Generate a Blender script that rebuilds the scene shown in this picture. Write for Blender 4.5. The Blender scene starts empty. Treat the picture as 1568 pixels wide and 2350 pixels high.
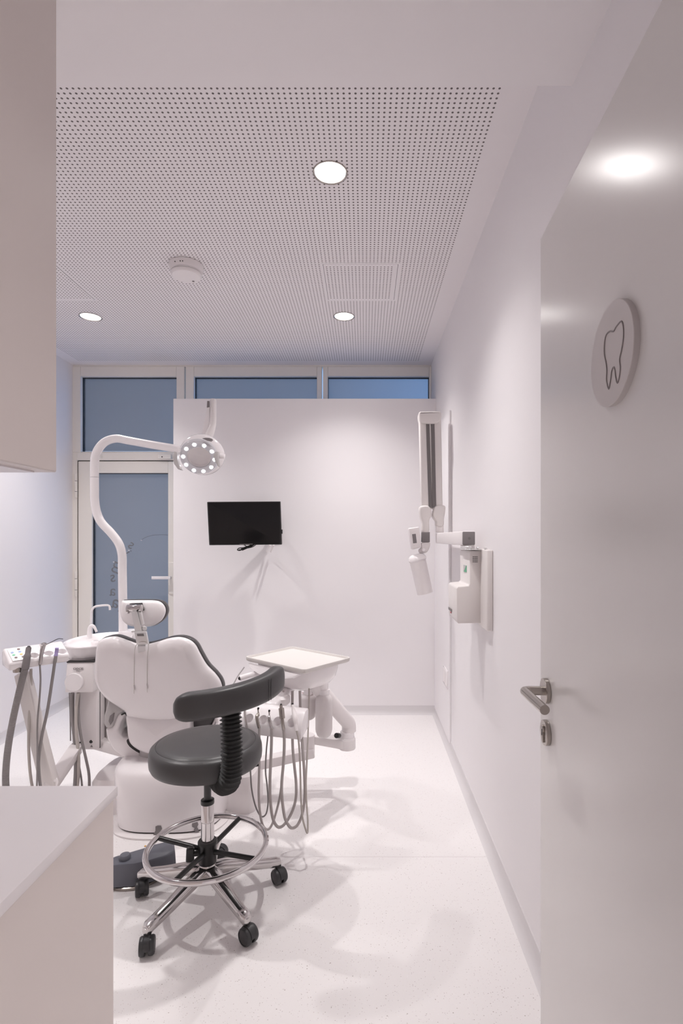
import bpy, bmesh, math, random
from mathutils import Vector, Matrix
random.seed(4)
R = math.radians
SC = bpy.context.scene
COL = SC.collection
F, CX, CY, EYE = 1220.0, 838.0, 1235.0, 1.30     # lens in pixels, vanishing point, eye height (m)

def P(px, py, d):                                # a point seen at a pixel, d metres into the room
    return Vector(((px-CX)*d/F, d, EYE+(CY-py)*d/F))

# ------------------------------------------------------------------ materials
def mat(name, col, rough=0.5, metal=0.0, coat=0.0, vary=0.03, nscale=12.0, bump=0.0, bscale=200.0,
        emit=None, estr=0.0, spec=0.5):
    m = bpy.data.materials.new(name); m.use_nodes = True
    nt = m.node_tree; N = nt.nodes; L = nt.links
    b = N['Principled BSDF']
    b.inputs['Metallic'].default_value = metal
    b.inputs['Coat Weight'].default_value = coat
    b.inputs['Coat Roughness'].default_value = 0.08
    b.inputs['Specular IOR Level'].default_value = spec
    tc = N.new('ShaderNodeTexCoord')
    no = N.new('ShaderNodeTexNoise'); no.inputs['Scale'].default_value = nscale
    L.new(tc.outputs['Object'], no.inputs['Vector'])
    mr = N.new('ShaderNodeMapRange')
    mr.inputs['To Min'].default_value = max(0.02, rough*(1-vary*4)); mr.inputs['To Max'].default_value = min(1, rough*(1+vary*4))
    L.new(no.outputs['Fac'], mr.inputs['Value']); L.new(mr.outputs['Result'], b.inputs['Roughness'])
    b.inputs['Base Color'].default_value = (*col, 1)
    if bump:
        n2 = N.new('ShaderNodeTexNoise'); n2.inputs['Scale'].default_value = bscale
        L.new(tc.outputs['Object'], n2.inputs['Vector'])
        bp = N.new('ShaderNodeBump'); bp.inputs['Strength'].default_value = bump; bp.inputs['Distance'].default_value = 0.001
        L.new(n2.outputs['Fac'], bp.inputs['Height']); L.new(bp.outputs['Normal'], b.inputs['Normal'])
    if emit:
        b.inputs['Emission Color'].default_value = (*emit, 1); b.inputs['Emission Strength'].default_value = estr
    return m

M = {}
M['wall'] = mat('wall_paint', (0.85, 0.825, 0.838), 0.55, bump=0.05, bscale=120, spec=0.3)
M['ceil'] = mat('ceiling_paint', (0.85, 0.82, 0.83), 0.75, spec=0.2)
M['frame'] = mat('cream_aluminium', (0.88, 0.84, 0.78), 0.4)
M['cab'] = mat('satin_cabinet_laminate', (0.70, 0.63, 0.60), 0.35)
M['top'] = mat('pale_worktop', (0.76, 0.72, 0.73), 0.3)
M['door'] = mat('glossy_white_door', (0.69, 0.665, 0.65), 0.22, vary=0.02, spec=0.6)
M['sign'] = mat('grey_sign_plastic', (0.56, 0.52, 0.51), 0.45)
M['groove'] = mat('engraved_groove', (0.22, 0.19, 0.19), 0.6)
M['steel'] = mat('brushed_steel', (0.42, 0.385, 0.355), 0.25, metal=1.0)
M['chrome'] = mat('chrome', (0.66, 0.635, 0.635), 0.07, metal=1.0)
M['alu'] = mat('polished_aluminium', (0.60, 0.575, 0.57), 0.14, metal=1.0)
M['bracket'] = mat('satin_bracket', (0.74, 0.73, 0.73), 0.3, metal=0.6)
M['white'] = mat('glossy_white_plastic', (0.88, 0.845, 0.855), 0.18, coat=0.3)
M['offwhite'] = mat('satin_white_plastic', (0.84, 0.80, 0.80), 0.35)
M['warmwhite'] = mat('warm_white_enamel', (0.78, 0.74, 0.725), 0.35)
M['pale'] = mat('pale_grey_plastic', (0.50, 0.48, 0.48), 0.3)
M['bottle'] = mat('milky_bottle', (0.72, 0.68, 0.68), 0.4)
M['leather'] = mat('grey_leather', (0.052, 0.050, 0.051), 0.38, bump=0.15, bscale=500)
M['uphol'] = mat('dark_upholstery', (0.058, 0.054, 0.056), 0.35)
M['black'] = mat('black_plastic', (0.012, 0.012, 0.012), 0.3)
M['castor'] = mat('charcoal_plastic', (0.035, 0.035, 0.037), 0.4)
M['rubber'] = mat('black_rubber', (0.02, 0.021, 0.02), 0.5)
M['screen'] = mat('dark_screen', (0.008, 0.0075, 0.008), 0.12, spec=0.3)
M['traytop'] = mat('cream_tray', (0.72, 0.69, 0.665), 0.4)
M['bezel'] = mat('screen_bezel', (0.01, 0.01, 0.01), 0.15)
M['hose'] = mat('grey_hose', (0.47, 0.43, 0.42), 0.5)
M['hosed'] = mat('dark_grey_hose', (0.27, 0.25, 0.25), 0.45)
M['hosel'] = mat('beige_hose', (0.50, 0.46, 0.43), 0.45)
M['capgrey'] = mat('mid_grey_cap', (0.22, 0.20, 0.205), 0.5)
M['slot'] = mat('grey_slot', (0.17, 0.155, 0.155), 0.6)
M['pedal'] = mat('slate_plastic', (0.115, 0.12, 0.145), 0.45)
M['lilac'] = mat('lilac_plastic', (0.40, 0.33, 0.60), 0.35)
M['red'] = mat('red_ring', (0.5, 0.08, 0.09), 0.5)
M['blue'] = mat('blue_button', (0.10, 0.20, 0.55), 0.4)
M['cyan'] = mat('pale_blue_button', (0.25, 0.36, 0.62), 0.4)
M['green'] = mat('green_button', (0.10, 0.48, 0.26), 0.4)
M['orange'] = mat('orange_button', (0.80, 0.45, 0.12), 0.4)
M['brown'] = mat('brown_button', (0.12, 0.05, 0.05), 0.4)
M['dark'] = mat('dark_gap', (0.03, 0.028, 0.028), 0.7)
M['text'] = mat('grey_print', (0.22, 0.20, 0.20), 0.6)
M['etch'] = mat('etched_letter', (0.20, 0.205, 0.22), 0.4)
M['glow'] = mat('downlight_lens', (0.9, 0.9, 0.9), 0.5, emit=(1, 0.97, 0.96), estr=14)
M['can'] = mat('downlight_reflector', (0.88, 0.87, 0.86), 0.3)
M['led'] = mat('lamp_led', (0.9, 0.9, 0.9), 0.3, emit=(0.93, 0.95, 1), estr=12)
M['clear'] = mat('clear_ring_cover', (0.60, 0.59, 0.62), 0.08, coat=0.6)
M['skirt'] = mat('skirting_vinyl', (0.70, 0.675, 0.685), 0.45)
M['seam'] = mat('floor_seam', (0.74, 0.70, 0.70), 0.6)

def floor_material():
    m = bpy.data.materials.new('speckled_vinyl'); m.use_nodes = True
    nt = m.node_tree; N = nt.nodes; L = nt.links; b = N['Principled BSDF']
    tc = N.new('ShaderNodeTexCoord')
    base = (0.87, 0.845, 0.842, 1)
    col = None
    prev = None
    for sc, th, c, seed in ((150, 0.24, (0.68, 0.635, 0.63, 1), 0), (72, 0.13, (0.50, 0.45, 0.43, 1), 3.3), (110, 0.2, (0.90, 0.88, 0.88, 1), 7.7)):
        mp = N.new('ShaderNodeMapping'); mp.inputs['Location'].default_value = (seed, seed, 0)
        L.new(tc.outputs['Object'], mp.inputs['Vector'])
        v = N.new('ShaderNodeTexVoronoi'); v.inputs['Scale'].default_value = sc
        L.new(mp.outputs['Vector'], v.inputs['Vector'])
        sep = N.new('ShaderNodeSeparateColor'); L.new(v.outputs['Color'], sep.inputs['Color'])
        # random speck size: threshold scaled by the cell's random value
        mul = N.new('ShaderNodeMath'); mul.operation = 'MULTIPLY'; mul.inputs[1].default_value = th
        L.new(sep.outputs['Red'], mul.inputs[0])
        lt = N.new('ShaderNodeMath'); lt.operation = 'LESS_THAN'
        L.new(v.outputs['Distance'], lt.inputs[0]); L.new(mul.outputs[0], lt.inputs[1])
        mx = N.new('ShaderNodeMix'); mx.data_type = 'RGBA'
        L.new(lt.outputs[0], mx.inputs['Factor'])
        if prev is None: mx.inputs['A'].default_value = base
        else: L.new(prev, mx.inputs['A'])
        mx.inputs['B'].default_value = c
        prev = mx.outputs['Result']
    L.new(prev, b.inputs['Base Color'])
    b.inputs['Roughness'].default_value = 0.42
    b.inputs['Specular IOR Level'].default_value = 0.45
    return m
M['floor'] = floor_material()

PITCH = 0.01838
CEIL = 2.675
PX1, PY1 = 0.4117, 1.6255                        # one hole of the perforation grid
def perforated(name, x0, x1, y0, y1):
    m = bpy.data.materials.new(name); m.use_nodes = True
    nt = m.node_tree; N = nt.nodes; L = nt.links; b = N['Principled BSDF']
    geo = N.new('ShaderNodeNewGeometry')
    sep = N.new('ShaderNodeSeparateXYZ'); L.new(geo.outputs['Position'], sep.inputs[0])
    def op(o, a, bb=None, c=None):
        n = N.new('ShaderNodeMath'); n.operation = o
        for i, v in enumerate((a, bb, c)):
            if v is None: continue
            if isinstance(v, (int, float)): n.inputs[i].default_value = v
            else: L.new(v, n.inputs[i])
        return n.outputs[0]
    def cell(s, o):
        f = op('FRACT', op('ADD', op('DIVIDE', op('SUBTRACT', s, o), PITCH), 1000.5))
        return op('SUBTRACT', f, 0.5)
    u = cell(sep.outputs['X'], PX1); v = cell(sep.outputs['Y'], PY1)
    r2 = op('ADD', op('MULTIPLY', u, u), op('MULTIPLY', v, v))
    hole = op('LESS_THAN', r2, 0.205**2)
    for s, lo, hi in ((sep.outputs['X'], x0, x1), (sep.outputs['Y'], y0, y1)):
        hole = op('MULTIPLY', hole, op('GREATER_THAN', s, lo))
        hole = op('MULTIPLY', hole, op('LESS_THAN', s, hi))
    mx = N.new('ShaderNodeMix'); mx.data_type = 'RGBA'; L.new(hole, mx.inputs['Factor'])
    mx.inputs['A'].default_value = (0.85, 0.815, 0.825, 1); mx.inputs['B'].default_value = (0.16, 0.14, 0.14, 1)
    L.new(mx.outputs['Result'], b.inputs['Base Color'])
    b.inputs['Roughness'].default_value = 0.8; b.inputs['Specular IOR Level'].default_value = 0.15
    return m

def frosted():
    m = bpy.data.materials.new('frosted_glass'); m.use_nodes = True
    nt = m.node_tree; N = nt.nodes; L = nt.links
    N.remove(N['Principled BSDF']); out = N['Material Output']
    rf = N.new('ShaderNodeBsdfRefraction'); rf.inputs['IOR'].default_value = 1.03; rf.inputs['Roughness'].default_value = 0.35
    rf.inputs['Color'].default_value = (0.85, 0.9, 0.95, 1)
    df = N.new('ShaderNodeBsdfDiffuse'); df.inputs['Color'].default_value = (0.33, 0.34, 0.36, 1)
    no = N.new('ShaderNodeTexNoise'); no.inputs['Scale'].default_value = 1.3
    tc = N.new('ShaderNodeTexCoord'); L.new(tc.outputs['Object'], no.inputs['Vector'])
    mr = N.new('ShaderNodeMapRange'); mr.inputs['To Min'].default_value = 0.42; mr.inputs['To Max'].default_value = 0.5
    L.new(no.outputs['Fac'], mr.inputs['Value'])
    mx = N.new('ShaderNodeMixShader'); L.new(mr.outputs['Result'], mx.inputs[0])
    L.new(rf.outputs[0], mx.inputs[1]); L.new(df.outputs[0], mx.inputs[2])
    gl = N.new('ShaderNodeBsdfGlossy'); gl.inputs['Roughness'].default_value = 0.25
    m2 = N.new('ShaderNodeMixShader'); m2.inputs[0].default_value = 0.04
    L.new(mx.outputs[0], m2.inputs[1]); L.new(gl.outputs[0], m2.inputs[2])
    L.new(m2.outputs[0], out.inputs['Surface'])
    return m
M['frost'] = frosted()

# ------------------------------------------------------------------ geometry helpers
def new(): return bmesh.new()

def box(bm, x0, x1, y0, y1, z0, z1, bev=0.0, seg=2):
    t = bmesh.new()
    bmesh.ops.create_cube(t, size=1.0)
    for v in t.verts:
        v.co = Vector(((x0+x1)/2+v.co.x*(x1-x0), (y0+y1)/2+v.co.y*(y1-y0), (z0+z1)/2+v.co.z*(z1-z0)))
    if bev: bmesh.ops.bevel(t, geom=list(t.edges), offset=bev, segments=seg, profile=0.5, affect='EDGES')
    merge(bm, t); return bm

def merge(bm, t, mtx=None):
    me = bpy.data.meshes.new('tmp'); t.to_mesh(me); t.free()
    if mtx is not None: me.transform(mtx)
    bm.from_mesh(me); bpy.data.meshes.remove(me)

def obox(bm, p0, p1, w, h, up=(0, 0, 1), bev=0.0, seg=2, w1=None, h1=None):
    """box bar from p0 to p1, w across, h along up; optional taper to w1, h1"""
    p0 = Vector(p0); p1 = Vector(p1); a = (p1-p0).normalized(); up = Vector(up)
    s = a.cross(up).normalized(); u = s.cross(a).normalized()
    w1 = w1 or w; h1 = h1 or h
    t = bmesh.new(); vs = []
    for p, ww, hh in ((p0, w, h), (p1, w1, h1)):
        for i, j in ((-1, -1), (1, -1), (1, 1), (-1, 1)):
            vs.append(t.verts.new(p+s*(i*ww/2)+u*(j*hh/2)))
    for f in ((3, 2, 1, 0), (4, 5, 6, 7), (0, 1, 5, 4), (1, 2, 6, 5), (2, 3, 7, 6), (3, 0, 4, 7)):
        t.faces.new([vs[i] for i in f])
    bmesh.ops.recalc_face_normals(t, faces=t.faces)
    if bev: bmesh.ops.bevel(t, geom=list(t.edges), offset=bev, segments=seg, profile=0.5, affect='EDGES')
    merge(bm, t); return bm

def spline(pts, n=8, closed=False):
    pts = [Vector(p) for p in pts]
    if len(pts) < 3: return pts
    out = []; m = len(pts); rng = m if closed else m-1
    for i in range(rng):
        if closed: p0, p1, p2, p3 = pts[(i-1) % m], pts[i], pts[(i+1) % m], pts[(i+2) % m]
        else:
            p1, p2 = pts[i], pts[i+1]
            p0 = pts[i-1] if i > 0 else p1*2-p2
            p3 = pts[i+2] if i+2 < m else p2*2-p1
        for k in range(n):
            t = k/n
            out.append(0.5*((2*p1)+(-p0+p2)*t+(2*p0-5*p1+4*p2-p3)*t*t+(-p0+3*p1-3*p2+p3)*t**3))
    if not closed: out.append(pts[-1])
    return out

def loft(bm, rings, closed=True, cap=True):
    vr = [[bm.verts.new(p) for p in r] for r in rings]
    n = len(vr[0])
    for a, b in zip(vr, vr[1:]):
        for i in range(n if closed else n-1):
            j = (i+1) % n
            try: bm.faces.new((a[i], a[j], b[j], b[i]))
            except ValueError: pass
    if cap:
        for r, flip in ((vr[0], True), (vr[-1], False)):
            c = sum((v.co for v in r), Vector())/n
            cv = bm.verts.new(c)
            for i in range(n):
                j = (i+1) % n
                bm.faces.new((r[j], r[i], cv) if flip else (r[i], r[j], cv))
    return vr

def tube(bm, pts, r, seg=12, n=8, closed=False, smooth=True, rfun=None):
    path = spline(pts, n, closed) if smooth else [Vector(p) for p in pts]
    t0 = (path[1]-path[0]).normalized()
    nrm = t0.cross(Vector((0.31, 0.17, 0.93))).normalized()
    rings = []; m = len(path)
    for i, p in enumerate(path):
        if closed: t = (path[(i+1) % m]-path[(i-1) % m]).normalized()
        else: t = (path[min(i+1, m-1)]-path[max(i-1, 0)]).normalized()
        nrm = (nrm-t*nrm.dot(t)).normalized(); b = t.cross(nrm)
        rr = rfun(i/(m-1)) if rfun else r
        rings.append([p+(nrm*math.cos(a)+b*math.sin(a))*rr for a in (2*math.pi*k/seg for k in range(seg))])
    if closed: rings.append(rings[0]); loft(bm, rings, cap=False); bmesh.ops.remove_doubles(bm, verts=bm.verts, dist=1e-6)
    else: loft(bm, rings)
    return bm

def axis_matrix(p, ax):
    return Matrix.Translation(Vector(p)) @ Vector((0, 0, 1)).rotation_difference(Vector(ax).normalized()).to_matrix().to_4x4()

def lathe(bm, prof, p=(0, 0, 0), ax=(0, 0, 1), seg=40, cap=True, sx=1.0, sy=1.0):
    mt = axis_matrix(p, ax)
    rings = [[mt @ Vector((r*sx*math.cos(a), r*sy*math.sin(a), z)) for a in (2*math.pi*k/seg for k in range(seg))] for r, z in prof]
    loft(bm, rings, cap=cap); return bm

def cyl(bm, p0, p1, r, r1=None, seg=28, bev=0.0):
    p0 = Vector(p0); p1 = Vector(p1); h = (p1-p0).length; r1 = r if r1 is None else r1
    if bev:
        pr = [(r-bev, 0), (r-bev*.3, bev*.3), (r, bev), (r1, h-bev), (r1-bev*.3, h-bev*.3), (r1-bev, h)]
    else: pr = [(r, 0), (r1, h)]
    return lathe(bm, pr, p0, p1-p0, seg)

def prism(bm, pts, off, bev=0.0, seg=2):
    t = bmesh.new(); off = Vector(off)
    a = [t.verts.new(p) for p in pts]; b = [t.verts.new(Vector(p)+off) for p in pts]
    t.faces.new(a); t.faces.new(b[::-1]); n = len(a)
    for i in range(n): t.faces.new((a[(i+1) % n], a[i], b[i], b[(i+1) % n]))
    bmesh.ops.recalc_face_normals(t, faces=t.faces)
    if bev: bmesh.ops.bevel(t, geom=[e for e in t.edges if e.calc_face_angle(0) > 0.6], offset=bev, segments=seg, profile=0.5, affect='EDGES')
    bmesh.ops.triangulate(t, faces=[f for f in t.faces if len(f.verts) > 4])
    merge(bm, t); return bm

def puff(bm, outline, prof, axis=(0, 1, 0), n=6):
    """closed 3-D outline lofted along axis: prof is a list of (inset in metres, offset along the axis)"""
    ring = spline(outline, n, closed=True)
    c = sum(ring, Vector())/len(ring); ax = Vector(axis).normalized()
    rings = []
    for ins, off in prof:
        rr = []
        for p in ring:
            q = p-c; l = q.length
            rr.append(c+q*max(0.02, 1-ins/l)+ax*off)
        rings.append(rr)
    loft(bm, rings); bmesh.ops.recalc_face_normals(bm, faces=bm.faces); return bm

def superloft(bm, cx, cy, levels, e=4.0, seg=64):
    """levels: (z, half width x, half depth y); rounded-rectangle plan"""
    rings = []
    for z, a, b in levels:
        rr = []
        for k in range(seg):
            t = 2*math.pi*k/seg; c, s = math.cos(t), math.sin(t)
            rr.append(Vector((cx+a*math.copysign(abs(c)**(2/e), c), cy+b*math.copysign(abs(s)**(2/e), s), z)))
        rings.append(rr)
    loft(bm, rings); return bm

BASE = {}
def thing(name, label, cat, loc=(0, 0, 0), group=None, kind=None):
    o = bpy.data.objects.new(name, None); COL.objects.link(o); o.location = loc
    o.empty_display_size = 0.05
    if label: o['label'] = label
    if cat: o['category'] = cat
    if group: o['group'] = group
    if kind: o['kind'] = kind
    BASE[o.name] = Vector(loc); return o

def obj(name, bm, m, parent=None, label=None, cat=None, kind=None, group=None, smooth=True, ang=38, recalc=True, origin=None):
    if recalc: bmesh.ops.recalc_face_normals(bm, faces=bm.faces)
    if parent is not None: base = BASE[parent.name]
    elif kind == 'structure': base = Vector((0, 0, 0))
    elif origin is not None: base = Vector(origin)
    else:
        xs = [v.co for v in bm.verts]
        lo = [min(v[i] for v in xs) for i in range(3)]; hi = [max(v[i] for v in xs) for i in range(3)]
        base = Vector(((lo[0]+hi[0])/2, (lo[1]+hi[1])/2, lo[2]))
    bmesh.ops.translate(bm, verts=bm.verts, vec=-base)
    me = bpy.data.meshes.new(name); bm.to_mesh(me); bm.free()
    me.materials.append(M[m] if isinstance(m, str) else m)
    if smooth:
        me.shade_smooth(); me.set_sharp_from_angle(angle=R(ang))
    o = bpy.data.objects.new(name, me); COL.objects.link(o)
    if parent is not None: o.parent = parent
    else: o.location = base
    BASE[o.name] = base
    if label: o['label'] = label
    if cat: o['category'] = cat
    if kind: o['kind'] = kind
    if group: o['group'] = group
    return o

def struct(name, bm, m, parent=None, smooth=False):
    return obj(name, bm, m, parent, kind=None if parent is not None else 'structure', smooth=smooth)

def carve(o, cutters):
    """subtract the cutter bmeshes (world coordinates) from the object's mesh"""
    base = BASE[o.name]
    for cb in cutters:
        bmesh.ops.recalc_face_normals(cb, faces=cb.faces)
        bmesh.ops.translate(cb, verts=cb.verts, vec=-base)
        me = bpy.data.meshes.new('cutter'); cb.to_mesh(me); cb.free()
        c = bpy.data.objects.new('cutter', me); COL.objects.link(c)
        tmp = bpy.data.objects.new('tmp', o.data); COL.objects.link(tmp)
        md = tmp.modifiers.new('b', 'BOOLEAN'); md.operation = 'DIFFERENCE'; md.solver = 'EXACT'; md.object = c
        dg = bpy.context.evaluated_depsgraph_get()
        nm = bpy.data.meshes.new_from_object(tmp.evaluated_get(dg))
        bpy.data.objects.remove(c); bpy.data.objects.remove(tmp)
        nm.shade_smooth(); nm.set_sharp_from_angle(angle=R(35))
        nm.name = o.data.name
        o.data = nm

def text(name, s, m, mtx, size, parent=None, ext=0.0005, label=None, world=True):
    cu = bpy.data.curves.new('txt', 'FONT'); cu.body = s; cu.size = size; cu.extrude = ext
    cu.align_x = 'CENTER'; cu.align_y = 'CENTER'; cu.resolution_u = 3
    t = bpy.data.objects.new('txt', cu); COL.objects.link(t)
    dg = bpy.context.evaluated_depsgraph_get()
    me = bpy.data.meshes.new_from_object(t.evaluated_get(dg))
    bpy.data.objects.remove(t); bpy.data.curves.remove(cu)
    me.transform(mtx)
    bm = bmesh.new(); bm.from_mesh(me); bpy.data.meshes.remove(me)
    return bm if name is None else obj(name, bm, m, parent, smooth=False, label=label)

# ================================================================== THE ROOM
XR, XL, YW, YP = 0.526, -2.32, 4.236, 3.935
bm = new(); box(bm, -2.42, 1.5, -1.6, 4.36, -0.06, 0); struct('floor', bm, 'floor')
# faint welded seam of the vinyl
bm = new(); box(bm, -2.3, 0.5, 2.168, 2.1695, 0.0, 0.0003); o = struct('trim_1', bm, 'seam')

LIGHTS = [(-0.131, 2.0), (-0.130, 3.296), (-1.705, 3.302), (-1.705, 2.0)]
bm = new()
outer = [bm.verts.new(p) for p in ((XL-0.1, 1.30, CEIL), (XR+0.1, 1.30, CEIL), (XR+0.1, 4.36, CEIL), (XL-0.1, 4.36, CEIL))]
edges = [bm.edges.new((outer[i], outer[(i+1) % 4])) for i in range(4)]
for lx, ly in LIGHTS:
    ring = [bm.verts.new((lx+0.060*math.cos(a), ly+0.060*math.sin(a), CEIL)) for a in (2*math.pi*k/40 for k in range(40))]
    edges += [bm.edges.new((ring[i], ring[(i+1) % 40])) for i in range(40)]
bmesh.ops.triangle_fill(bm, edges=edges, use_beauty=True)
for f in bm.faces:
    if f.normal.z > 0: f.normal_flip()
obj('ceiling', bm, perforated('perforated_ceiling_board', -2.225, PX1+PITCH*0.5, 1.45, 4.125), kind='structure', smooth=False, recalc=False)
# lowered plain ceiling over the entrance
bm = new(); box(bm, -2.42, 1.5, -1.6, 1.348, 2.447, 2.80); struct('ceiling', bm, 'ceil')

bm = new(); box(bm, XL-0.1, XL, 0.15, 4.36, 0, 2.8); struct('wall_left', bm, 'wall')
bm = new(); box(bm, XR, XR+0.1, 0.25, 4.36, 0, 2.8); struct('wall_right', bm, 'wall')
bm = new(); box(bm, -1.419, XR, YP, YP+0.08, 0, 2.332); struct('wall_back', bm, 'wall')
bm = new()
box(bm, -2.42, -0.36, 0.13, 0.25, 0, 2.5); box(bm, 0.50, 1.5, 0.13, 0.25, 0, 2.5); box(bm, -0.36, 0.50, 0.13, 0.25, 2.06, 2.5)
struct('wall_front', bm, 'wall')
bm = new(); box(bm, -2.42, 1.5, -1.6, -1.5, 0, 2.5); struct('wall_hallway', bm, 'wall')
bm = new(); box(bm, -2.42, -2.32, -1.6, 0.15, 0, 2.5); box(bm, 1.4, 1.5, -1.6, 0.15, 0, 2.5); struct('wall_hallway_ends', bm, 'wall')
bm = new(); box(bm, -1.36, XR, YW+0.0, YW+0.1, 0, 1.95); struct('wall_under_window', bm, 'wall')
# lead-lined board on the far half of the right wall
bm = new(); box(bm, XR-0.011, XR, 3.24, YP, 0.045, 2.08, 0.002, 1); struct('trim_2', bm, 'wall')

def skirting(name, pts):                          # coved skirting following the wall foot; pts = wall line, room on the left
    bm = new()
    prof = [(0.0, 0.062), (0.004, 0.062), (0.005, 0.03), (0.010, 0.012), (0.022, 0.002), (0.03, 0.0)]
    for (a, b) in zip(pts, pts[1:]):
        a = Vector((*a, 0)); b = Vector((*b, 0)); t = (b-a).normalized(); n = Vector((-t.y, t.x, 0))
        loft(bm, [[a+n*u+Vector((0, 0, w)) for u, w in prof], [b+n*u+Vector((0, 0, w)) for u, w in prof]], closed=False, cap=False)
    struct(name, bm, 'skirt', smooth=True)
skirting('baseboard_right', [(XR, 0.26), (XR, YP)])
skirting('baseboard_back', [(XR, YP), (-1.419, YP)])
skirting('baseboard_left', [(XL, YW), (XL, 0.26)])

# ------------------------------------------------------------------ window wall
def W(px, py): return P(px, py, YW)
def wx(px): return (px-CX)*YW/F
def wz(py): return EYE+(CY-py)*YW/F
def frame_rect(bm, x0, x1, z0, z1, w, y0, y1, bev=0.003):
    box(bm, x0, x0+w[0], y0, y1, z0, z1, bev, 1); box(bm, x1-w[1], x1, y0, y1, z0, z1, bev, 1)
    box(bm, x0+w[0], x1-w[1], y0, y1, z1-w[2], z1, bev, 1)
    if w[3]: box(bm, x0+w[0], x1-w[1], y0, y1, z0, z0+w[3], bev, 1)
def window(n, px0, px1, opx0, opx1, opy0, opy1):
    t = thing('window_%d' % n, None, None, ((wx(opx0)+wx(opx1))/2, YW, wz(opy1)), kind='structure')
    bm = new()
    x0, x1, z0, z1 = wx(opx0), wx(opx1), wz(opy1), wz(opy0)
    frame_rect(bm, x0, x1, z0, z1, (wx(px0)-x0, x1-wx(px1), 0.078, 0.03 if n > 1 else 0.006), YW-0.02, YW+0.05)
    obj('window_frame', bm, 'frame', t)
    bm = new()
    g = 0.004
    frame_rect(bm, wx(px0)-g, wx(px1)+g, z0+(0.03 if n > 1 else 0.006)-g, z1-0.078+g, (g+0.003,)*4, YW+0.012, YW+0.046, 0)
    obj('gasket', bm, 'dark', t)
    bm = new(); box(bm, wx(px0)-0.01, wx(px1)+0.01, YW+0.034, YW+0.040, z0+0.02, z1-0.06); obj('pane', bm, 'frost', t)
    return t
w1 = window(1, 188, 407, 165, 425, 843, 1039)
w2 = window(2, 447, 728, 428, 739, 843, 1000)
w3 = window(3, 753, 985, 742, 989.5, 843, 1000)
# outer frame around the glazed door
bm = new()
box(bm, wx(165), wx(179.5), YW-0.02, YW+0.05, 0, wz(1039), 0.003, 1)
box(bm, wx(179.5), wx(425), YW-0.02, YW+0.05, wz(1057), wz(1039), 0.003, 1)
box(bm, wx(405), wx(430), YW-0.018, YW+0.05, 0, wz(1057), 0.003, 1)
struct('trim_3', bm, 'frame')
bm = new(); box(bm, wx(170), wx(989), YW-0.012, YW+0.05, wz(843), CEIL+0.02); struct('trim_4', bm, 'frame')
d2 = thing('door_2', None, None, (wx(290), YW, 0), kind='structure')
bm = new()
x0, x1, z1 = wx(181.2), wx(403.5), wz(1059)
frame_rect(bm, x0, x1, 0.012, z1, (wx(213)-x0, x1-wx(387), z1-wz(1086), 0.11), YW-0.012, YW+0.045, 0.003)
obj('door_leaf_frame', bm, 'frame', d2)
bm = new(); box(bm, wx(213)-0.01, wx(387)+0.01, YW+0.026, YW+0.032, 0.1, wz(1086)+0.01); obj('pane', bm, 'frost', d2)
bm = new(); frame_rect(bm, wx(213)-0.004, wx(387)+0.004, 0.118, wz(1086)+0.004, (0.009, 0.006, 0.007, 0.006), YW+0.006, YW+0.036, 0)
obj('gasket', bm, 'dark', d2)
bm = new(); box(bm, wx(179.5), x0, YW-0.006, YW+0.01, 0.012, z1+0.005); box(bm, x0, x1, YW-0.006, YW+0.01, z1, z1+0.006); obj('shadow_gap', bm, 'dark', d2)
for a, b in ((1088, 1143), (1310, 1368)):
    bm = new(); xh = wx(178.8)
    zs = [wz(a), wz(a+(b-a)*.30), wz(a+(b-a)*.74), wz(b)]
    for i in range(3): cyl(bm, (xh, YW-0.028, zs[i+1]+0.0015), (xh, YW-0.028, zs[i]-0.0015), 0.011, bev=0.001, seg=20)
    h = obj('hinge', bm, 'frame', d2)
    bm = new(); cyl(bm, (xh, YW-0.028, zs[3]+0.003), (xh, YW-0.028, zs[0]-0.003), 0.0085); obj('hinge_pin', bm, 'dark', h)
bm = new()
box(bm, wx(389), wx(403), YW-0.022, YW-0.010, wz(1362), wz(1290), 0.003, 1)
hp = obj('handle_plate', bm, 'frame', d2)
bm = new()
box(bm, wx(356), wx(399), YW-0.075, YW-0.060, wz(1328), wz(1321), 0.003, 2); cyl(bm, (wx(394), YW-0.07, wz(1324.5)), (wx(394), YW-0.012, wz(1324.5)), 0.009)
obj('handle', bm, 'white', d2)
bm = new(); box(bm, wx(367), wx(397), YW-0.045, YW-0.012, wz(1055), wz(1044), 0.003, 1); dc = obj('door_closer', bm, 'frame', d2)
bm = new(); cyl(bm, (wx(377), YW-0.047, wz(1050.5)), (wx(377), YW-0.044, wz(1050.5)), 0.005, seg=16); obj('screw', bm, 'dark', dc)
# mirrored etched lettering running round a circle, seen from inside the room
bm = new()
for ch, px, py, rot, sz in (('s', 299, 1250, -35, 0.115), ('i', 291, 1268, -62, 0.09), ('m', 261, 1302, 68, 0.135), ('s', 255, 1325, 8, 0.125),
                            ('a', 255, 1357, 0, 0.125), ('a', 261, 1383, -8, 0.15), ('r', 272, 1408, -25, 0.12)):
    mt = Matrix.Translation((wx(px), YW+0.0245, wz(py))) @ Matrix.Rotation(R(90), 4, 'X') @ Matrix.Rotation(R(rot), 4, 'Z') @ Matrix.Diagonal((-1, 1, 1, 1))
    t = text(None, ch, None, mt, sz)
    merge(bm, t)
arc = [(320, 1240), (332, 1233), (345, 1229), (358, 1227.5), (370, 1227), (386, 1228)]
tube(bm, [W(a, b)+Vector((0, 0.0245, 0)) for a, b in arc], 0.0016, 5, 4)
obj('lettering', bm, 'etch', d2, smooth=False)
bm = new()
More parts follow.
